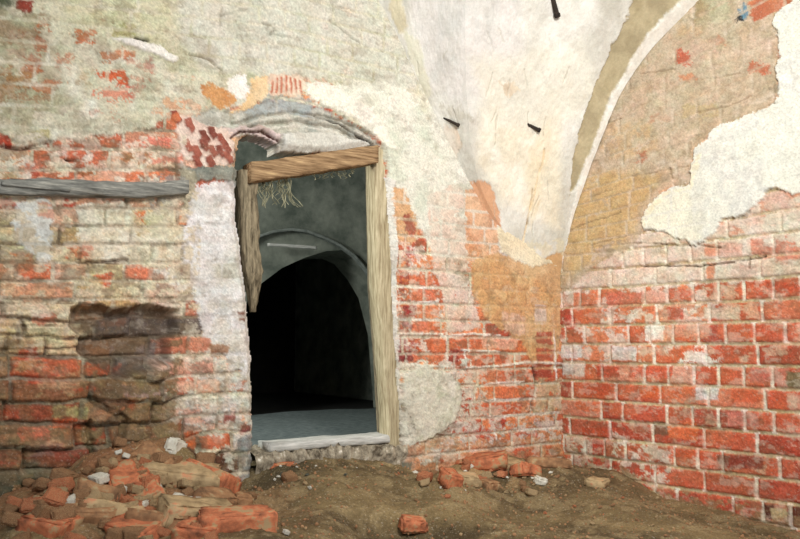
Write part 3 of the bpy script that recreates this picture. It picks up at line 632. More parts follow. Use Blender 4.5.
    c([(560, 440), (600, 460), (700, 492), (770, 510), (1300, 640), (1300, 720), (560, 560)], [(150, 120, 80)], op=.7, keep=.95, holes=.6, hs=26)
washR()
finish(S, .3, .26, .6)
S.h += .02*(fbm(S.U*1.3, S.V*1.3, 47)-.5)
wr = grid_mesh('wall_right', P0+NR*S.h[:, None], S.col, quads_of(*shp)[:, ::-1], M_RIGHT)
tag(wr, kind='structure')

# ------------------------------------------------------------------ GROIN VAULT springing from the corner
A_S = np.array([0, .05, .12, .24, .36, .46, .56, .68, .78, .87, .95, 1.04, 1.16, 1.35, 1.7, 2.3, 3.2])
A_Z = np.array([.90, .98, 1.01, 1.06, 1.15, 1.24, 1.36, 1.54, 1.69, 1.82, 1.95, 2.09, 2.24, 2.42, 2.60, 2.70, 2.72])
B_S = np.array([0, .035, .083, .166, .258, .347, .444, .567, .70, .80, 1.0, 1.3, 1.8, 2.4])
B_Z = np.array([.90, 1.09, 1.245, 1.433, 1.615, 1.775, 1.90, 2.01, 2.09, 2.15, 2.28, 2.42, 2.55, 2.60])
def smooth_curve(x, y, n):
    t = np.linspace(0, 1, n); s = np.concatenate([[0], np.cumsum(np.hypot(np.diff(x), np.diff(y)))]); s /= s[-1]
    X = np.interp(t, s, x); Y = np.interp(t, s, y)
    k = np.ones(25)/25
    for _ in range(2):
        X2 = np.convolve(np.pad(X, 12, 'edge'), k, 'valid'); Y2 = np.convolve(np.pad(Y, 12, 'edge'), k, 'valid')
        X2[:3] = X[:3]; Y2[:3] = Y[:3]; X, Y = X2, Y2
    return X, Y
NS = 620
aX, aZ = smooth_curve(A_S, A_Z, NS); bX, bZ = smooth_curve(B_S, B_Z, NS)
KD = .75
dome = lambda x: KD*.45*np.tanh(np.maximum(x, 0)/.45)          # the cells rise away from the walls (domical vault)
def HH(a, b):
    a = np.clip(a, 0, 9); b = np.clip(b, 0, 9)
    return np.maximum(np.interp(a, aX, aZ)+dome(b), np.interp(b, bX, bZ)+dome(a))
def wpt(a, b, z): return K+np.outer(a, EL)+np.outer(b, ER)+np.outer(z, [0, 0, 1])
NT = 300
mA = np.maximum.accumulate(aZ-dome(aX)); mB = np.maximum.accumulate(bZ-dome(bX))
mA = mA+np.arange(NS)*1e-7; mB = mB+np.arange(NS)*1e-7
gA = np.interp(mA, mB, bX); gB = np.interp(mB, mA, aX)
T = np.linspace(0, 1, NT)
# cell A: from the left wall to the groin, cell B: from the groin to the right wall, joined along the groin
SA, TA = np.meshgrid(np.arange(NS), T, indexing='ij')
a1 = aX[SA]; b1 = np.minimum(gA[SA]*TA, 3); z1 = aZ[SA]+dome(b1)
b2 = bX[SA]; a2 = gB[SA]*(1-TA); z2 = bZ[SA]+dome(a2)
def cell(a, b, z):
    return wpt(a.ravel(), b.ravel(), z.ravel())
PA = cell(a1, b1, z1); PB = cell(a2, b2, z2)
def vault_uv(px, py):
    d = ray(px, py); t = np.arange(2., 5.2, .004)
    p = CAM+np.outer(t, d); w = p-K
    M = np.array([[EL[0], ER[0]], [EL[1], ER[1]]]); ab = np.linalg.solve(M, w[:, :2].T)
    hz = HH(ab[0], ab[1])
    hit = (p[:, 2] > hz) | (ab[0] < 0) | (ab[1] < 0)
    i = np.argmax(hit) if hit.any() else len(t)-1
    return np.array([ab[0][i]-ab[1][i], p[i, 2]])
def paint_vault(S):
    c = S.coat
    c([(300, -100), (1000, -100), (1000, 600), (300, 600)], [(222, 218, 208), (214, 208, 194), (228, 224, 214), (218, 212, 202)], thick=.0, keep=1)
def mk(aa, bb, zz, P, seed):
    S = Surf((aa-bb).ravel(), zz.ravel(), vault_uv, seed)
    X, Y = project(P)
    n = fbm(S.U*7, S.V*7, seed+1, 5)[:, None]; n = np.clip((n-.5)*2.2+.5, 0, 1)
    S.col = lin((198, 192, 178))*(1-n)+lin((234, 230, 220))*n
    S.brick = np.zeros(S.U.shape)
    S.base = np.zeros(S.U.shape)
    c = S.coat
    c([(400, -40), (520, -40), (522, 60), (470, 112), (430, 90)], [(214, 208, 202), (222, 214, 208), (206, 202, 196)], op=.8, keep=1, soft=.04)
    c([(480, 110), (560, 110), (560, 230), (500, 200), (478, 160)], [(236, 224, 198), (230, 216, 190), (238, 230, 212)], op=.85, keep=1, soft=.04)
    c([(470, 60), (580, 40), (600, 90), (560, 130), (490, 120)], [(232, 226, 210), (226, 216, 196)], op=.7, keep=1, soft=.04)
    c([(386, -20), (396, -20), (408, 26), (400, 34), (392, 20)], [(206, 186, 142), (214, 200, 164)], op=.8, keep=1, soft=.01)
    c([(404, 30), (418, 40), (432, 96), (424, 102), (410, 60)], [(214, 208, 176), (222, 214, 190)], op=.7, keep=1, soft=.01)
    c([(500, 82), (512, 80), (520, 92), (508, 96)], [(196, 152, 116), (220, 196, 166)], op=.7, keep=1, rag=2, soft=.008)
    c([(436, 128), (456, 126), (462, 146), (452, 160), (442, 150)], [(226, 190, 162), (222, 204, 186)], op=.7, keep=1, rag=1.6, soft=.008)
    c([(440, 108), (462, 110), (470, 122), (450, 120)], [(186, 178, 160), (216, 208, 192)], op=.7, keep=1, rag=2)
    c([(466, 180), (490, 186), (500, 210), (500, 260), (470, 266), (440, 250)], [(220, 150, 108), (212, 136, 96)], op=.9, keep=1, thick=-.004, soft=.004)
    c([(430, 190), (466, 182), (466, 300), (430, 300)], [(214, 204, 184), (212, 190, 170)], op=.9, keep=1)
    c([(492, 252), (528, 264), (563, 252), (566, 330), (470, 330), (470, 262)], [(208, 152, 98), (200, 142, 92), (214, 166, 116)], op=.95, keep=1, thick=-.004)
    # the stripped rib band and the white fillet beside the lunette
    BAND = [(640, -20), (634, 2), (622, 28), (612, 46), (606, 62), (597, 84), (586, 112), (578, 140), (572, 166), (570, 196), (580, 178), (590, 154), (602, 122), (612, 96), (624, 76), (634, 56), (647, 36), (662, 20), (682, 0), (696, -20)]
    c(BAND, [(176, 156, 116), (190, 170, 130), (166, 146, 108)], op=.95, keep=1, thick=-.010, rag=.7, soft=.004)
    c([(580, 178), (590, 154), (602, 122), (612, 96), (624, 76), (634, 56), (647, 36), (662, 20), (682, 0), (696, -20), (720, -20), (720, 60), (600, 280), (563, 262), (570, 220)], [(232, 226, 214), (226, 214, 200), (236, 232, 222)], op=.95, keep=1, thick=.006, rag=.6, soft=.004)
    S.line([(545, 150), (536, 190), (528, 220), (524, 240)], .008, -.010, (222, 186, 140), .8, .8)
    S.line([(533, 190), (528, 225)], .006, -.014, (170, 130, 84), .8, .6)
    c([(528, 150), (548, 120), (550, 150), (538, 210), (530, 230)], [(232, 206, 166), (236, 222, 196)], op=.55, keep=1, soft=.02)
    c([(508, 258), (528, 266), (560, 252), (564, 256), (564, 240), (508, 240)], [(226, 206, 170), (206, 196, 160)], op=.6, keep=1, holes=.3, hs=30)
    rg = random.Random(seed)
    for k in range(26):
        x = rg.uniform(395, 600); y = rg.uniform(0, 230); a = rg.uniform(-8, 8)
        S.line([(x, y), (x+a*.5, y+rg.uniform(5, 16)), (x+a, y+rg.uniform(12, 30))], rg.uniform(.003, .006), -.004, (190, 182, 162), .5)
    S.h += .020*(fbm(S.U*3.2, S.V*3.2, seed+7)-.5)+.010*(fbm(S.U*15, S.V*15, seed+8)-.5)+.004*(fbm(S.U*60, S.V*60, seed+9)-.5)
    finish(S, .12, .12, .5)
    return S
VA = mk(a1, b1, z1, PA, 71); VB = mk(a2, b2, z2, PB, 71)
def vnorm(P):
    G = P.reshape(NS, NT, 3)
    du_ = np.gradient(G, axis=0); dv_ = np.gradient(G, axis=1)
    n = np.cross(du_.reshape(-1, 3), dv_.reshape(-1, 3)); n /= np.linalg.norm(n, axis=1)[:, None]+1e-12
    tc = CAM-P; f = np.sign((n*tc).sum(1)); f[f == 0] = 1
    return n*f[:, None]
fadeA = sm(TA.ravel()*gA[SA].ravel(), 0, .02)*sm((1-TA.ravel())*gA[SA].ravel(), 0, .03)
fadeB = sm((TA.ravel())*gB[SA].ravel(), 0, .03)
nA = vnorm(PA); nB = vnorm(PB)
PA = PA+nA*(VA.h*fadeA)[:, None]; PB = PB+nB*(VB.h*fadeB)[:, None]
qa = quads_of(NS, NT); qb = quads_of(NS, NT)+len(PA)
# drop the inner part that lies past the groin end
ceil = grid_mesh('ceiling', np.concatenate([PA, PB]), np.concatenate([VA.col, VB.col]), np.concatenate([qa, qb]), M_VAULT)
tag(ceil, kind='structure')

# ------------------------------------------------------------------ FLOOR
fx = np.arange(-2.4, 2.7, .009); fy = np.arange(1.0, 4.35, .009)
FX, FY = np.meshgrid(fx, fy); X = FX.ravel(); Y = FY.ravel()
def uvw(X, Y):                                                # distances in front of the two walls
    w = np.stack([X, Y, X*0], 1)-K
    return w@NL, w@EL, w@NR, w@ER
def pxpt(px, py, Y): p = at_depth(px, py, Y); return (p[0], p[1], p[2])
CP = [(.8, 4., .02), (1.3, 3.43, -.05), (1.5, 3.2, -.09), (2.2, 2.2, -.12), (0, 2.6, 0), (0, 1.5, 0), (1, 2.2, -.04), (.28, 3.62, .11), (.48, 3.72, .12), (.62, 3.82, .09), (.15, 3.5, .06), (.40, 3.45, .02), (.1, 3.45, .03),
      (-.55, 3.0, .06), (-.45, 2.7, .03), (-.80, 2.82, .33), (-.95, 2.7, .30), (-1.15, 2.6, .18), (-.95, 2.5, .20), (-.70, 2.5, .14), (-.62, 2.75, .18), (-.75, 2.35, .08), (-1.3, 2.5, .12), (-1.3, 2.2, .06), (-1, 2, .04), (-1.9, 2.0, .05), (.5, 3.0, -.01)]
for x_, y_, o_ in [(262, 466, .05), (290, 463, .05), (320, 461, .05), (350, 460, .05), (380, 460, .05), (400, 464, .05), (262, 490, .12), (300, 478, .2), (350, 474, .2), (400, 476, .2), (320, 455, -.08), (370, 452, -.08), (275, 457, -.08), (248, 494, .08), (300, 505, .45), (400, 500, .4)]:
    uv_ = on_plane(x_, y_, EL, NL, o_); p_ = K+EL*uv_[0]+NL*o_; CP.append((p_[0], p_[1], uv_[1]))
def floor_z(X, Y):
    X = np.atleast_1d(np.asarray(X, float)); Y = np.atleast_1d(np.asarray(Y, float))
    s = 0; t = 0
    for x, y, z in CP:
        w = 1/((X-x)**2+(Y-y)**2+.014)**2.0; s = s+w*z; t = t+w
    return s/t
Z = floor_z(X, Y)
rough = .030*(fbm(X*9, Y*9, 5)-.5)+.018*(fbm(X*30, Y*30, 6)-.5)+.010*(fbm(X*90, Y*90, 7)-.5)
Z = Z+rough
dl, ul, dr, ur = uvw(X, Y)
n = np.clip((fbm(X*5, Y*5, 8, 5)-.5)*2.4+.5, 0, 1)[:, None]
fc = lin((94, 74, 46))*(1-n)+lin((138, 112, 72))*n
n2 = sm(fbm(X*14, Y*14, 9, 5, .65), .5, .62)[:, None]
fc = fc*(1-n2*.5)+lin((164, 138, 96))*n2*.5
# reddish brick dust by the walls, on the rubble side
rd = np.clip(1-np.hypot((X+.95)/.75, (Y-2.6)/.6), 0, 1)[:, None]*sm(fbm(X*12, Y*12, 10), .35, .6)[:, None]
fc = fc*(1-rd*.8)+lin((158, 92, 60))*rd*.8
rd = (np.clip(1-dr/.10, 0, 1)*sm(fbm(X*16, Y*16, 11), .4, .6))[:, None]
fc = fc*(1-rd*.6)+lin((150, 92, 60))*rd*.6
rd = (np.clip(1-np.hypot((X-.35)/.35, (Y-3.55)/.22), 0, 1)*sm(fbm(X*20, Y*20, 12), .35, .55))[:, None]
fc = fc*(1-rd*.8)+lin((196, 150, 100))*rd*.8
# darker soil by the doorway and in the dip at the front
rd = (np.clip(1-np.hypot((X+.47)/.16, (Y-3.2)/.30), 0, 1)**.6)[:, None]
fc = fc*(1-rd*.65)+lin((62, 58, 40))*rd*.65
rd = (np.clip(1-np.hypot((X-.08)/.30, (Y-2.66)/.10), 0, 1)**.7)[:, None]
fc = fc*(1-rd*.8)+lin((46, 32, 20))*rd*.8
Z = Z-.03*rd[:, 0]
keep = (dl > -.16) & (dr > -.06)
q = quads_of(*FX.shape, keep.reshape(FX.shape))
fl = grid_mesh('floor', np.stack([X, Y, Z], 1), fc, q, M_FLOOR)
tag(fl, kind='structure')
def floor_at(x, y):
    z = floor_z(x, y)[0]; x = np.array([x]); y = np.array([y])
    return float(z+(.030*(fbm(x*9, y*9, 5)-.5)+.018*(fbm(x*30, y*30, 6)-.5)+.010*(fbm(x*90, y*90, 7)-.5))[0])

# ------------------------------------------------------------------ helpers for small solid things
def link(name, me, mat, parent=None):
    me.materials.append(mat); o = bpy.data.objects.new(name, me); COL.objects.link(o); o.parent = parent; return o

def rough_block(name, size, seed, bev=.006, amp=.006, sub=3, chip=.3, broken=False):
    """a brick or lump of masonry: a bevelled block with knocked corners and a pitted face"""
    bm = bmesh.new(); bmesh.ops.create_cube(bm, size=1)
    rg = random.Random(seed)
    for vv in bm.verts:
        vv.co = Vector((vv.co.x*size[0], vv.co.y*size[1], vv.co.z*size[2]))
        if rg.random() < chip or (broken and vv.co.x > 0):
            k = rg.uniform(.55, .95); vv.co.x *= k if broken else 1-(1-k)*.4; vv.co.z *= 1-(1-k)*.5
    bmesh.ops.bevel(bm, geom=list(bm.edges), offset=bev, segments=2, affect='EDGES')
    bmesh.ops.triangulate(bm, faces=list(bm.faces))
    for _ in range(sub):
        es = [e for e in bm.edges if e.calc_length() > max(size)*.12]
        if not es: break
        bmesh.ops.subdivide_edges(bm, edges=es, cuts=1); bmesh.ops.triangulate(bm, faces=[f for f in bm.faces if len(f.verts) > 4])
    bm.normal_update()
    off = Vector((seed*3.1, seed*1.7, 0))
    for vv in bm.verts:
        n = mnoise.noise(vv.co*22+off)*amp+mnoise.noise(vv.co*60+off)*amp*.5
        vv.co += vv.normal*n
    for f in bm.faces: f.smooth = True
    me = bpy.data.meshes.new(name); bm.to_mesh(me); bm.free()
    return me

def lump(name, r, seed, squash=(1, 1, .7), amp=.35, cut=True):
    """an angular fragment: an icosphere sliced by random planes"""
    bm = bmesh.new(); bmesh.ops.create_icosphere(bm, subdivisions=3, radius=r)
    rg = random.Random(seed)
    if cut:
        for _ in range(9):
            n = Vector((rg.uniform(-1, 1), rg.uniform(-1, 1), rg.uniform(-1, 1))).normalized(); d = r*rg.uniform(.3, .62)
            for vv in bm.verts:
                k = vv.co.dot(n)
                if k > d: vv.co -= n*(k-d)
    for vv in bm.verts:
        vv.co *= 1+amp*.4*mnoise.noise(vv.co*(1.3/r)+Vector((seed, 0, 0)))
        vv.co = Vector((vv.co.x*squash[0], vv.co.y*squash[1], vv.co.z*squash[2]))
    me = bpy.data.meshes.new(name); bm.to_mesh(me); bm.free()
    return me

def swept_plank(name, pts, w, d, dirw, dird, mat, parent=None, seed=0, wob=.004, taper=None, nu=28):
    """a split, worn timber along a line of points; w along dirw, d along dird; the end may be gnawed to a point"""
    pts = [Vector(p) for p in pts]
    L = [0]
    for a, b in zip(pts[:-1], pts[1:]): L.append(L[-1]+(b-a).length)
    ring = []
    cs = [(-.5, -.42), (-.42, -.5), (-.14, -.5), (.1, -.46), (.42, -.5), (.5, -.42), (.5, 0), (.5, .42), (.42, .5), (0, .5), (-.42, .5), (-.5, .42), (-.5, 0)]
    bm = bmesh.new(); rows = []
    for k in range(nu+1):
        s = L[-1]*k/nu; i = max(j for j in range(len(pts)) if L[j] <= s+1e-9); i = min(i, len(pts)-2)
        f = (s-L[i])/(L[i+1]-L[i]); c = pts[i].lerp(pts[i+1], f)
        tw = taper(k/nu) if taper else 1.
        row = []
        for j, (a, b) in enumerate(cs):
            n = mnoise.noise(Vector((s*9, j*1.7, seed)))*wob+mnoise.noise(Vector((s*40, j*3.1, seed+5)))*wob*.5
            row.append(bm.verts.new(c+Vector(dirw)*(a*w*tw+n*np.sign(a))+Vector(dird)*(b*d*tw+n*np.sign(b))))
        rows.append(row)
    for r0, r1 in zip(rows[:-1], rows[1:]):
        for j in range(len(cs)):
            bm.faces.new((r0[j], r0[(j+1) % len(cs)], r1[(j+1) % len(cs)], r1[j]))
    bm.faces.new(rows[0][::-1]); bm.faces.new(rows[-1])
    bmesh.ops.recalc_face_normals(bm, faces=list(bm.faces))
    for f in bm.faces: f.smooth = True
    me = bpy.data.meshes.new(name); bm.to_mesh(me); bm.free()
    o = link(name, me, mat, parent)
    mo = me.attributes  # flat shading of the worn arrises is left to the bump
    return o

def pL(px, py, off=0.):                                       # a point on the plane lying off metres in front of the left wall
    uvp = on_plane(px, py, EL, NL, off); return K+EL*uvp[0]+np.array([0, 0, 1])*uvp[1]+NL*off

# ------------------------------------------------------------------ DOOR FRAME (set back in the opening)
eU = tuple(-EL); nU = tuple(NL)
base = pL(330, 446, -.10)
df = bpy.data.objects.new('door_frame', None); COL.objects.link(df); df.location = base
tag(df, 'weathered leaning timber door frame standing in the broken doorway', 'door frame')
def rel(p): return tuple(np.array(p)-base)
OFF = -.06
swept_plank('frame_post', [rel(pL(x, y, OFF)) for x, y in [(391.5, 452), (389.5, 400), (384.5, 340), (380, 280), (378, 220), (377.5, 180), (377, 142)]], .072, .085, eU, nU, M_WOOD, df, 3, .004)
o = swept_plank('frame_post', [rel(pL(x, y, OFF)) for x, y in [(253, 312), (252, 290), (249, 262), (247, 230), (246, 200), (246, 172)]], .072, .08, eU, nU, M_WOODG, df, 9, .010,
            taper=lambda t: min(1., .25+t*2.6))
o['label'] = 'rotten grey post broken off halfway'
lint = swept_plank('lintel', [rel(pL(x, y, OFF+.035)) for x, y in [(247, 173.5), (262, 172), (300, 166.5), (340, 160.5), (373, 155.5)]], .080, .09, (0, 0, 1), nU, M_WOODB, df, 14, .006)
lint['label'] = 'brown split lintel beam'
sill = swept_plank('sill_board', [rel(pL(x, y, OFF-.02)) for x, y in [(264, 446.5), (300, 443.5), (340, 440.5), (388, 437)]], .034, .12, (0, 0, 1), nU, M_SILL, df, 21, .004)
sill['label'] = 'pale worn sill board'
# shaded inner face of the right post, added as a strip of darker timber
swept_plank('shaded_face_strip', [rel(pL(x, y, OFF-.055)) for x, y in [(380.5, 436), (376.5, 360), (371, 290), (369.5, 220), (368.5, 166)]], .018, .03, eU, nU, M_WOODG, df, 33, .001)

# masonry threshold under the sill
th_p = [pL(x, y, -.03) for x, y in [(252, 458), (300, 454), (345, 451), (402, 448)]]
bm = bmesh.new(); rows = []
NUx = 150
for k in range(NUx+1):
    f = k/NUx*3; i = min(int(f), 2); c = th_p[i]*(1-(f-i))+th_p[i+1]*(f-i)
    row = []
    for j, (dn, dz) in enumerate([(.03, -.20), (.035, -.12), (.03, -.05), (.045, -.02), (.03, .012), (-.02, .022), (-.10, .026), (-.18, .024), (-.24, .0), (-.26, -.2)]):
        nn = mnoise.noise(Vector((k*.13, j*1.3, 4)))*.026+mnoise.noise(Vector((k*.45, j*2.3, 9)))*.018
        row.append(bm.verts.new(c+NL*(dn+nn)+np.array([0, 0, 1])*(dz+nn*.7)))
    rows.append(row)
for r0, r1 in zip(rows[:-1], rows[1:]):
    for j in range(9): bm.faces.new((r0[j], r0[j+1], r1[j+1], r1[j]))
bmesh.ops.recalc_face_normals(bm, faces=list(bm.faces))
for f in bm.faces: f.smooth = True
me = bpy.data.meshes.new('trim_1'); bm.to_mesh(me); bm.free()
M_THR = noise_mat('crumbled_threshold_mortar', (84, 70, 54), (176, 160, 136), 26, bump=.008, c3=(226, 214, 196), lo=.36, hi=.6)
o = link('trim_1', me, M_THR); tag(o, kind='structure')

# ------------------------------------------------------------------ LEDGE BEAM let into the left wall
lb = pL(92, 189, .0)
beam = bpy.data.objects.new('wall_beam', None); COL.objects.link(beam); beam.location = lb
tag(beam, 'grey weathered horizontal beam let into the brick wall left of the doorway', 'beam')
swept_plank('timber', [tuple(pL(x, y, .010)-lb) for x, y in [(-90, 184), (0, 187.5), (50, 188.5), (100, 190), (150, 191), (186, 188)]], .052, .07, (0, 0, 1), nU, M_LEDGE, beam, 44, .008, nu=60)
sb = swept_plank('splinter', [tuple(pL(x, y, .048)-lb) for x, y in [(2, 183), (24, 185), (48, 187), (70, 190)]], .014, .014, (0, 0, 1), nU, M_LEDGE, beam, 48, .003)

# ------------------------------------------------------------------ SPIKES in the vault plaster
M3 = np.array([[EL[0], ER[0]], [EL[1], ER[1]]])
def vault_hit(px, py):
    d = ray(px, py); t = np.arange(1.6, 5.2, .002); p = CAM+np.outer(t, d); w = p-K
    ab = np.linalg.solve(M3, w[:, :2].T)
    hz = HH(ab[0], ab[1])
    hit = (p[:, 2] > hz) | (ab[0] < 0) | (ab[1] < 0); return p[np.argmax(hit)]
def spike(x0, y0, x1, y1, rad, label, out=.07):
    """square hand-forged nail: root in the plaster at (x0,y0), its head hanging out towards (x1,y1)"""
    p = vault_hit(x0, y0); q = vault_hit(x1, y1)
    t = (CAM-q); t /= np.linalg.norm(t); q = q+t*out*.6
    d = Vector(q-p); L = d.length
    e = bpy.data.objects.new('iron_spike', None); COL.objects.link(e); e.location = p
    tag(e, label, 'iron spike', 'iron spikes driven into the vault')
    def sq(name, z0, z1, ra, rb, seed):
        bm = bmesh.new(); rings = []
        for k in range(7):
            f = k/6; rr = ra+(rb-ra)*f
            rings.append([bm.verts.new((math.cos(a)*rr*(1+.12*mnoise.noise(Vector((k, a, seed)))), math.sin(a)*rr, z0+(z1-z0)*f)) for a in [math.pi/4+i*math.pi/4 + (.0) for i in range(8)]])
        for r0, r1 in zip(rings[:-1], rings[1:]):
            for i in range(8): bm.faces.new((r0[i], r0[(i+1) % 8], r1[(i+1) % 8], r1[i]))
        bm.faces.new(rings[0][::-1]); bm.faces.new(rings[-1])
        me = bpy.data.meshes.new(name); bm.to_mesh(me); bm.free(); o = link(name, me, M_IRON, e); return o
    R = d.to_track_quat('Z', 'Y')
    a = sq('shank', -.03, L, rad*.8, rad, 1); b = sq('spike_head', L-.004, L+rad*.8, rad*1.35, rad*1.2, 2)
    for k in (a, b): k.rotation_mode = 'QUATERNION'; k.rotation_quaternion = R
    return e
spike(551, -8, 557, 15, .012, 'longest dark iron spike, sticking down at the very top of the vault', .03)
spike(531, 126, 539, 130, .009, 'short dark iron spike beside the vault crease, rightmost of the three', .03)
spike(448, 120, 458, 125, .007, 'thin grey iron spike in the vault near the door wall, leftmost of the three', .03)

# ------------------------------------------------------------------ ROOM BEYOND THE DOOR
def wallbox(name, corners, mat, res=.05, amp=.01, thick=.1):
    """closed slab from a quad of four corners, with a slightly wavy face"""
    a, b, c, d = [np.array(x, float) for x in corners]
    nu_ = max(2, int(np.linalg.norm(b-a)/res)); nv_ = max(2, int(np.linalg.norm(d-a)/res))
    n = np.cross(b-a, d-a); n /= np.linalg.norm(n)
    bm = bmesh.new(); g = []; g2 = []
    for j in range(nv_+1):
        r = []; r2 = []
        for i in range(nu_+1):
            s, t = i/nu_, j/nv_
            p = (a*(1-s)+b*s)*(1-t)+(d*(1-s)+c*s)*t
            w = mnoise.noise(Vector(p)*3)*amp
            r.append(bm.verts.new(p+n*w)); r2.append(bm.verts.new(p-n*thick))
        g.append(r); g2.append(r2)
    for j in range(nv_):
        for i in range(nu_):
            f = bm.faces.new((g[j][i], g[j][i+1], g[j+1][i+1], g[j+1][i])); f.smooth = True
            bm.faces.new((g2[j][i], g2[j+1][i], g2[j+1][i+1], g2[j][i+1]))
    me = bpy.data.meshes.new(name); bm.to_mesh(me); bm.free()
    o = link(name, me, mat); tag(o, kind='structure'); return o
def LW(a, back, z): return K+EL*a-NL*back+np.array([0, 0, z])   # along the left wall, back behind it
zf = .145
# floor of the room behind, up to the arch and beyond it
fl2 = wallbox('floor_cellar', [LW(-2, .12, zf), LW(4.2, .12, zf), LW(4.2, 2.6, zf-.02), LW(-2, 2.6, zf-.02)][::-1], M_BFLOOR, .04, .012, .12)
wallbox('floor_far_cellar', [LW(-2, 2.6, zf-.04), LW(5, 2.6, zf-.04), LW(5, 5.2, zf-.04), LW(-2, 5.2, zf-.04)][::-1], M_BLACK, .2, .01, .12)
# arch wall
AB = 2.45
def arch_px(px, py):                                          # pixel to (a, z) on the arch wall
    d = ray(px, py); t = np.dot(K-NL*AB-CAM, NL)/np.dot(d, NL); p = CAM+d*t; return np.dot(p-K, EL), p[2]
ap = [arch_px(x, y) for x, y in [(214, 470), (216, 400), (222, 360), (234, 325), (250, 297), (262, 283), (282, 268), (304, 258), (326, 251), (346, 250), (360, 256), (374, 272), (386, 292), (396, 330), (402, 400), (404, 470)]]
def arch_wall():
    bm = bmesh.new()
    outer = []
    # strip quads between the arch line and a rectangle above/beside it
    P = [np.array(p) for p in ap]
    zt = 2.9
    front, back = [], []
    def V(a, z, bk): return bm.verts.new(LW(a, bk, z))
    inner = [V(p[0], p[1], AB) for p in P]; innerb = [V(p[0]*.97+.03*P[8][0], p[1]-.03, AB+.40) for p in P]
    mid = P[8][0]
    out = []
    for p in P:
        if p[1] < P[3][1]: out.append((p[0]+(2.4 if p[0] > mid else -2.4), p[1]))
        else:
            f = (p[1]-P[3][1])/(P[9][1]-P[3][1])
            out.append((p[0]+(2.4 if p[0] > mid else -2.4)*(1-f)**.5, zt))
    N_ = 14; grid = []
    for k in range(N_+1):
        f = k/N_
        grid.append([inner[i] if k == 0 else V(P[i][0]*(1-f)+out[i][0]*f, P[i][1]*(1-f)+out[i][1]*f, AB+.02*mnoise.noise(Vector((i, k, 3)))) for i in range(len(P))])
    for k in range(N_):
        for i in range(len(P)-1):
            bm.faces.new((grid[k][i], grid[k][i+1], grid[k+1][i+1], grid[k+1][i]))
    for i in range(len(P)-1): bm.faces.new((inner[i+1], inner[i], innerb[i], innerb[i+1]))
    bmesh.ops.recalc_face_normals(bm, faces=list(bm.faces))
    me = bpy.data.meshes.new('wall_cellar'); bm.to_mesh(me); bm.free()
    o = link('wall_cellar', me, M_BACK); tag(o, kind='structure')
arch_wall()
# raised archivolt: a thin moulding line over the arch
bp = [arch_px(x, y) for x, y in [(232, 262), (244, 246), (257, 237), (272, 232), (290, 230), (306, 232), (322, 238), (338, 246), (352, 256), (364, 270), (376, 290)]]
rb = swept_plank('trim_2', [LW(a, AB-.02, z) for a, z in bp], .022, .05, (0, 0, 1), tuple(NL), noise_mat('archivolt_plaster', (104, 110, 104), (140, 146, 138), 20), None, 5, .002, nu=60)
tag(rb, kind='structure')
# walls closing the rooms in
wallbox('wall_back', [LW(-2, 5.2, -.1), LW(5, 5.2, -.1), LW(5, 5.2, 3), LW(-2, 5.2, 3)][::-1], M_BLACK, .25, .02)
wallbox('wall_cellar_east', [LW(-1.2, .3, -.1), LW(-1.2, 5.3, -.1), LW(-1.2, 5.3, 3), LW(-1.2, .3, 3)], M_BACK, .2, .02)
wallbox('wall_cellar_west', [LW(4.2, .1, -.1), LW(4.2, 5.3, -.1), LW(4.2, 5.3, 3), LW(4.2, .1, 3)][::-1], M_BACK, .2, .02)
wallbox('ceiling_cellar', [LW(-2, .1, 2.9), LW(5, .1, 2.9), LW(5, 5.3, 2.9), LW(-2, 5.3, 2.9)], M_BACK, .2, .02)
# thin pale bar added for the light-grey streak across the cellar arch head
o = swept_plank('pale_bar', [LW(*(arch_px(262, 246)[0], AB-.10, arch_px(262, 246)[1])), LW(*(arch_px(310, 249)[0], AB-.10, arch_px(310, 249)[1]))], .022, .022, (0, 0, 1), tuple(NL), M_SILL, None, 55, .002)
tag(o, 'thin pale bar across the arch head in the dark room behind the doorway', 'lath')

# ------------------------------------------------------------------ straw and roots hanging under the lintel
def strands(name, roots, seed, label):
    bm = bmesh.new(); rg = random.Random(seed)
    for (x, y, ln, sw) in roots:
        p = pL(x, y, OFF+.02); pts = []
        for k in range(7):
            f = k/6
            pts.append(p+(-EL)*(sw*f*f+.006*math.sin(k*1.7+x))+np.array([0, 0, -ln*f])+NL*(.01*math.sin(k+x*.7)))
        r = rg.uniform(.0016, .0028); prev = None
        for k, c in enumerate(pts):
            ring = [bm.verts.new(c+np.array(-EL)*math.cos(a)*r+NL*math.sin(a)*r) for a in (0, 2.1, 4.2)]
            if prev:
                for i in range(3): bm.faces.new((prev[i], prev[(i+1) % 3], ring[(i+1) % 3], ring[i]))
            prev = ring
    me = bpy.data.meshes.new(name); bm.to_mesh(me); bm.free()
    o = link(name, me, M_STRAW); tag(o, label, 'straw', kind='stuff')
rg = random.Random(4)
strands('hanging_straw', [(rg.uniform(256, 290), rg.uniform(176, 182), rg.uniform(.03, .12), rg.uniform(-.07, .07)) for _ in range(46)]+[(rg.uniform(290, 360), rg.uniform(166, 174), rg.uniform(.01, .035), rg.uniform(-.02, .02)) for _ in range(30)], 4,
        'tuft of dry straw and root threads hanging below the brown lintel')

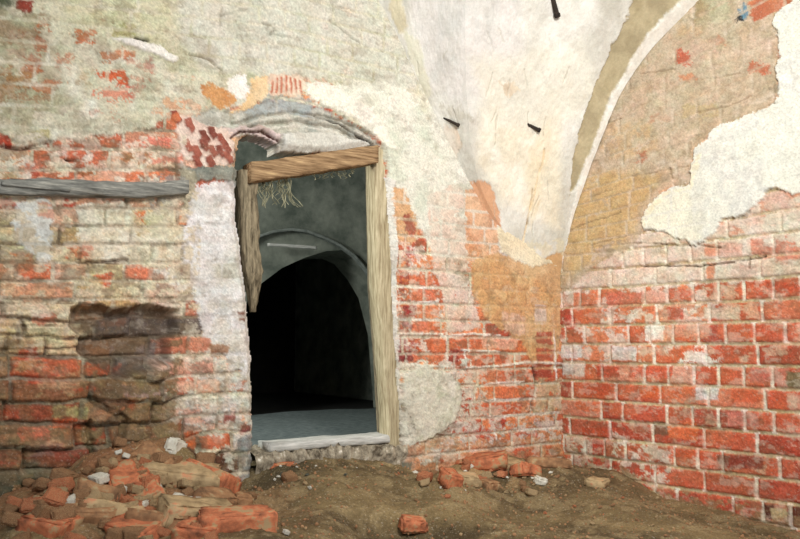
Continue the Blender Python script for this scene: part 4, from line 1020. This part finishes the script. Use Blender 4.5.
# ------------------------------------------------------------------ RUBBLE
MATS = {'red': M_RED, 'dull': M_DULL, 'tan': M_TAN, 'lime': M_LIME, 'dark': M_DARKST}
def place(px, py, Y=None):
    """where the ray through that spot of the photo meets the heap or floor"""
    d = ray(px, py); t = .8
    while t < 6:
        p = CAM+d*t
        if p[2] <= floor_z(p[0], p[1])[0]: return p
        t += .01
    return CAM+d*3
BR = [  # px, py, length, width, height, yaw, pitch, roll, kind, broken, label
    (178, 482, .25, .12, .075, 12, 10, 14, 'tan', 0, 'largest tan mortar-crusted brick on top of the rubble heap by the pier'),
    (212, 486, .20, .12, .075, -20, 14, -22, 'red', 1, 'orange-red broken brick leaning right of the large tan brick'),
    (140, 500, .18, .10, .07, -50, 20, 30, 'red', 1, 'orange-red brick standing on its edge left of the large tan brick'),
    (235, 530, .22, .11, .075, 15, 0, 6, 'red', 0, 'orange-red brick at the right foot of the left heap'),
    (194, 520, .22, .11, .07, 35, 10, 10, 'tan', 0, 'tan brick half buried below the large tan one'),
    (160, 530, .2, .11, .07, -10, 4, -8, 'dull', 0, 'dusty brown brick at the bottom of the heap'),
    (110, 520, .22, .11, .07, 25, 12, -10, 'tan', 1, 'pale tan broken brick left of the heap centre'),
    (75, 520, .2, .1, .06, 20, 5, 15, 'dull', 0, 'dusty brown brick by the dark damp wall foot'),
    (48, 532, .18, .1, .06, -15, 5, 5, 'red', 1, 'large broken red brick in the bottom left corner of the view'),
    (215, 506, .15, .09, .06, 60, 10, 20, 'dull', 1, 'small dusty fragment under the leaning broken brick'),
    (150, 470, .17, .1, .065, -30, 25, 30, 'dull', 1, 'dusty brick leaning on the wall at the top of the heap'),
    (120, 485, .18, .09, .06, -60, 20, 10, 'red', 0, 'red brick sloping down the left flank of the heap'),
    (240, 505, .1, .07, .05, 40, 10, 10, 'dull', 1, 'small brown fragment at the right edge of the heap'),
    (96, 500, .15, .09, .06, 10, 18, -16, 'dull', 1, 'dusty brown broken brick against the wall left of the heap'),
    (183, 508, .13, .06, .03, -24, 6, 40, 'lime', 1, 'thin white lime flake lying across the tan bricks'),
    (174, 452, .10, .04, .06, 80, 12, 10, 'lime', 1, 'upright white lime chip behind the heap'),
    (415, 532, .11, .07, .05, 15, 4, 6, 'red', 1, 'single red brick lump lying out on the floor at the front'),
    (451, 488, .10, .08, .07, 40, 14, 20, 'red', 1, 'angular red brick end on the floor, nearest the doorway right side'),
    (484, 468, .24, .11, .06, -22, -10, 10, 'red', 0, 'long red brick lying slantwise at the foot of the wall'),
    (514, 472, .14, .08, .05, -35, 12, 14, 'tan', 1, 'small tan brick piece in the middle of the heap by the corner'),
    (528, 478, .13, .1, .06, 25, 12, -16, 'red', 1, 'red brick piece right of the small tan one by the corner'),
    (548, 468, .2, .1, .05, 5, 5, -6, 'dull', 0, 'brown brick lying flat nearest the corner'),
    (470, 486, .13, .09, .05, 5, 6, 8, 'tan', 1, 'pale tan piece between the red bricks'),
    (490, 491, .09, .06, .04, 50, 8, 10, 'dull', 1, 'small brown chunk in front of the long red brick'),
    (543, 486, .06, .05, .035, 15, 12, 10, 'lime', 1, 'white lime lump at the front of the corner heap'),
    (282, 469, .13, .05, .035, 4, 2, 3, 'red', 1, 'thin red brick strip on the earth below the threshold'),
    (196, 536, .14, .09, .05, 5, 5, 12, 'red', 1, 'orange-red fragment cut by the bottom of the view, mid heap'),
    (132, 538, .16, .1, .06, -25, 5, 12, 'red', 0, 'orange-red brick at the bottom edge, left of the heap'),
    (600, 488, .10, .07, .04, -30, 5, 8, 'tan', 1, 'pale piece at the foot of the right wall'),
]
k = 0
for px, py, L, W, H, ya, pi, ro, kd, brk, lab in BR:
    k += 1
    me = rough_block('loose_brick', (L, W, H), k, .007, .008, broken=bool(brk))
    nm = {'lime': 'plaster_chunk'}.get(kd, 'loose_brick')
    o = link(nm, me, MATS[kd]); p = place(px, py)
    o.rotation_euler = (math.radians(ro), math.radians(pi), math.radians(ya))
    o.location = (p[0], p[1]+.03, p[2]+H*(.38 if px > 400 else .18))
    tag(o, lab, 'plaster chunk' if kd == 'lime' else 'brick', 'fallen bricks and plaster on the floor')
# smaller stones: individual fragments scattered on heap and floor
bprotos = [rough_block('brick_fragment', (1., .72, .55), 60+i, .05, .05, 3, .6, True) for i in range(6)]
for m_ in bprotos:
    for v_ in m_.vertices: v_.co *= 1.5
protos = [(lump('rubble_fragment', 1., 10+i, (1, rg.uniform(.6, .9), rg.uniform(.4, .7)), .15), i) for i in range(8)]
rg = random.Random(12)
def scatter(n, cx, cy, sx, sy, r0, r1, kinds, group, label, ymax=539):
    for _ in range(n):
        for _try in range(30):
            px, py = rg.gauss(cx, sx), rg.gauss(cy, sy)
            p = place(px, py); w = (p-K)
            if np.dot(w, NL) > .03 and np.dot(w, NR) > .03 and py < 545: break
        me = protos[rg.randrange(8)][0] if r1 < .03 or rg.random() < .15 else bprotos[rg.randrange(6)]; kd = rg.choice(kinds)
        m2 = me.copy(); m2.materials.clear()
        r = rg.uniform(r0, r1)*rg.uniform(.6, 1)
        o = link('rubble_fragment', m2, MATS[kd]); o.scale = (r, r, r)
        o.rotation_euler = (rg.uniform(-.4, .4), rg.uniform(-.4, .4), rg.uniform(0, 6.3))
        o.location = (p[0], p[1], floor_at(p[0], p[1])+r*.34)
        tag(o, label, 'rubble fragment', group)
scatter(46, 155, 495, 50, 24, .03, .06, ['red', 'dull', 'dull', 'tan', 'tan', 'red'], 'broken brick lumps on the left heap', 'broken lump of brick or mortar half sunk in the left rubble heap')
scatter(26, 50, 515, 30, 14, .03, .06, ['red', 'dull', 'red', 'dull'], 'broken brick lumps at the damp wall foot', 'broken lump of brick on the far left slope of the rubble heap')
scatter(75, 150, 500, 60, 25, .014, .045, ['red', 'dull', 'tan', 'tan', 'dull', 'lime'], 'rubble on the left heap', 'angular brick or mortar fragment lying on the left rubble heap')
scatter(16, 490, 474, 40, 9, .031, .05, ['red', 'dull', 'tan', 'red'], 'broken brick lumps at the wall foot near the corner', 'broken lump of brick at the wall foot near the corner')
scatter(60, 490, 476, 45, 9, .008, .026, ['red', 'tan', 'tan', 'lime', 'dull'], 'rubble at the wall foot near the corner', 'small brick or mortar fragment at the wall foot near the corner')
scatter(22, 280, 476, 25, 10, .006, .018, ['tan', 'lime', 'dark', 'dull'], 'rubble before the doorway', 'small pale or dark fragment on the ground before the doorway')
scatter(30, 660, 505, 70, 12, .006, .018, ['red', 'tan', 'dull'], 'rubble along the right wall', 'small fragment on the earth along the right wall')
scatter(26, 312, 468, 36, 3, .006, .018, ['lime', 'tan', 'dull', 'red'], 'crumbs on the threshold', 'small mortar crumb on the earth just below the doorway threshold')
# grit: too fine to count
bm = bmesh.new()
for _ in range(1500):
    for _t in range(20):
        x, y = rg.uniform(-1.5, 2.0), rg.uniform(2.3, 4.0)
        w = np.array([x, y, 0])-K
        if np.dot(w, NL) > .06 and np.dot(w, NR) > .06: break
    r = rg.choice([.003, .004, .005, .007]); z = floor_at(x, y)
    m = Matrix.Translation((x, y, z+r*.3))@Euler((rg.random()*6, rg.random()*6, 0)).to_matrix().to_4x4()@Matrix.Diagonal((r, r*rg.uniform(.6, 1), r*.7, 1))
    bmesh.ops.create_icosphere(bm, subdivisions=1, radius=1, matrix=m)
me = bpy.data.meshes.new('floor_grit'); bm.to_mesh(me); bm.free()
o = link('floor_grit', me, M_DULL); tag(o, 'pale grit and mortar crumbs strewn over the earth floor', 'grit', kind='stuff')

# ------------------------------------------------------------------ LIGHT
w = bpy.data.worlds.new('World'); SC.world = w; w.use_nodes = True
w.node_tree.nodes['Background'].inputs[0].default_value = (.92, .96, 1.0, 1); w.node_tree.nodes['Background'].inputs[1].default_value = .50
def area(name, loc, tgt, size, power, col, sy=None, spread=math.pi):
    L = bpy.data.lights.new(name, 'AREA'); L.size = size; L.energy = power; L.color = col
    L.spread = spread
    if sy: L.shape = 'RECTANGLE'; L.size_y = sy
    o = bpy.data.objects.new(name, L); COL.objects.link(o); o.location = loc
    o.rotation_euler = (Vector(tgt)-Vector(loc)).to_track_quat('-Z', 'Y').to_euler(); return o
area('window_daylight', (.65, .45, 2.0), (.75, 4, 1.35), .4, 37, (1, .985, .95), .6, math.radians(125))
area('cellar_daylight', tuple(LW(3.4, .9, 1.7)), tuple(LW(0.8, 2.4, 1.0)), .7, 60.0, (.94, .98, .94))

# ------------------------------------------------------------------ CAMERA
cd = bpy.data.cameras.new('Camera'); cam = bpy.data.objects.new('Camera', cd); COL.objects.link(cam)
cd.sensor_width = 36; cd.lens = 36*F/800; cam.location = CAM; cam.rotation_euler = (math.pi/2+TH, 0, 0); cd.clip_start = .02
SC.camera = cam
SC.view_settings.view_transform = 'Standard'; SC.view_settings.look = 'None'; SC.view_settings.gamma = 1; SC.view_settings.exposure = 0.44
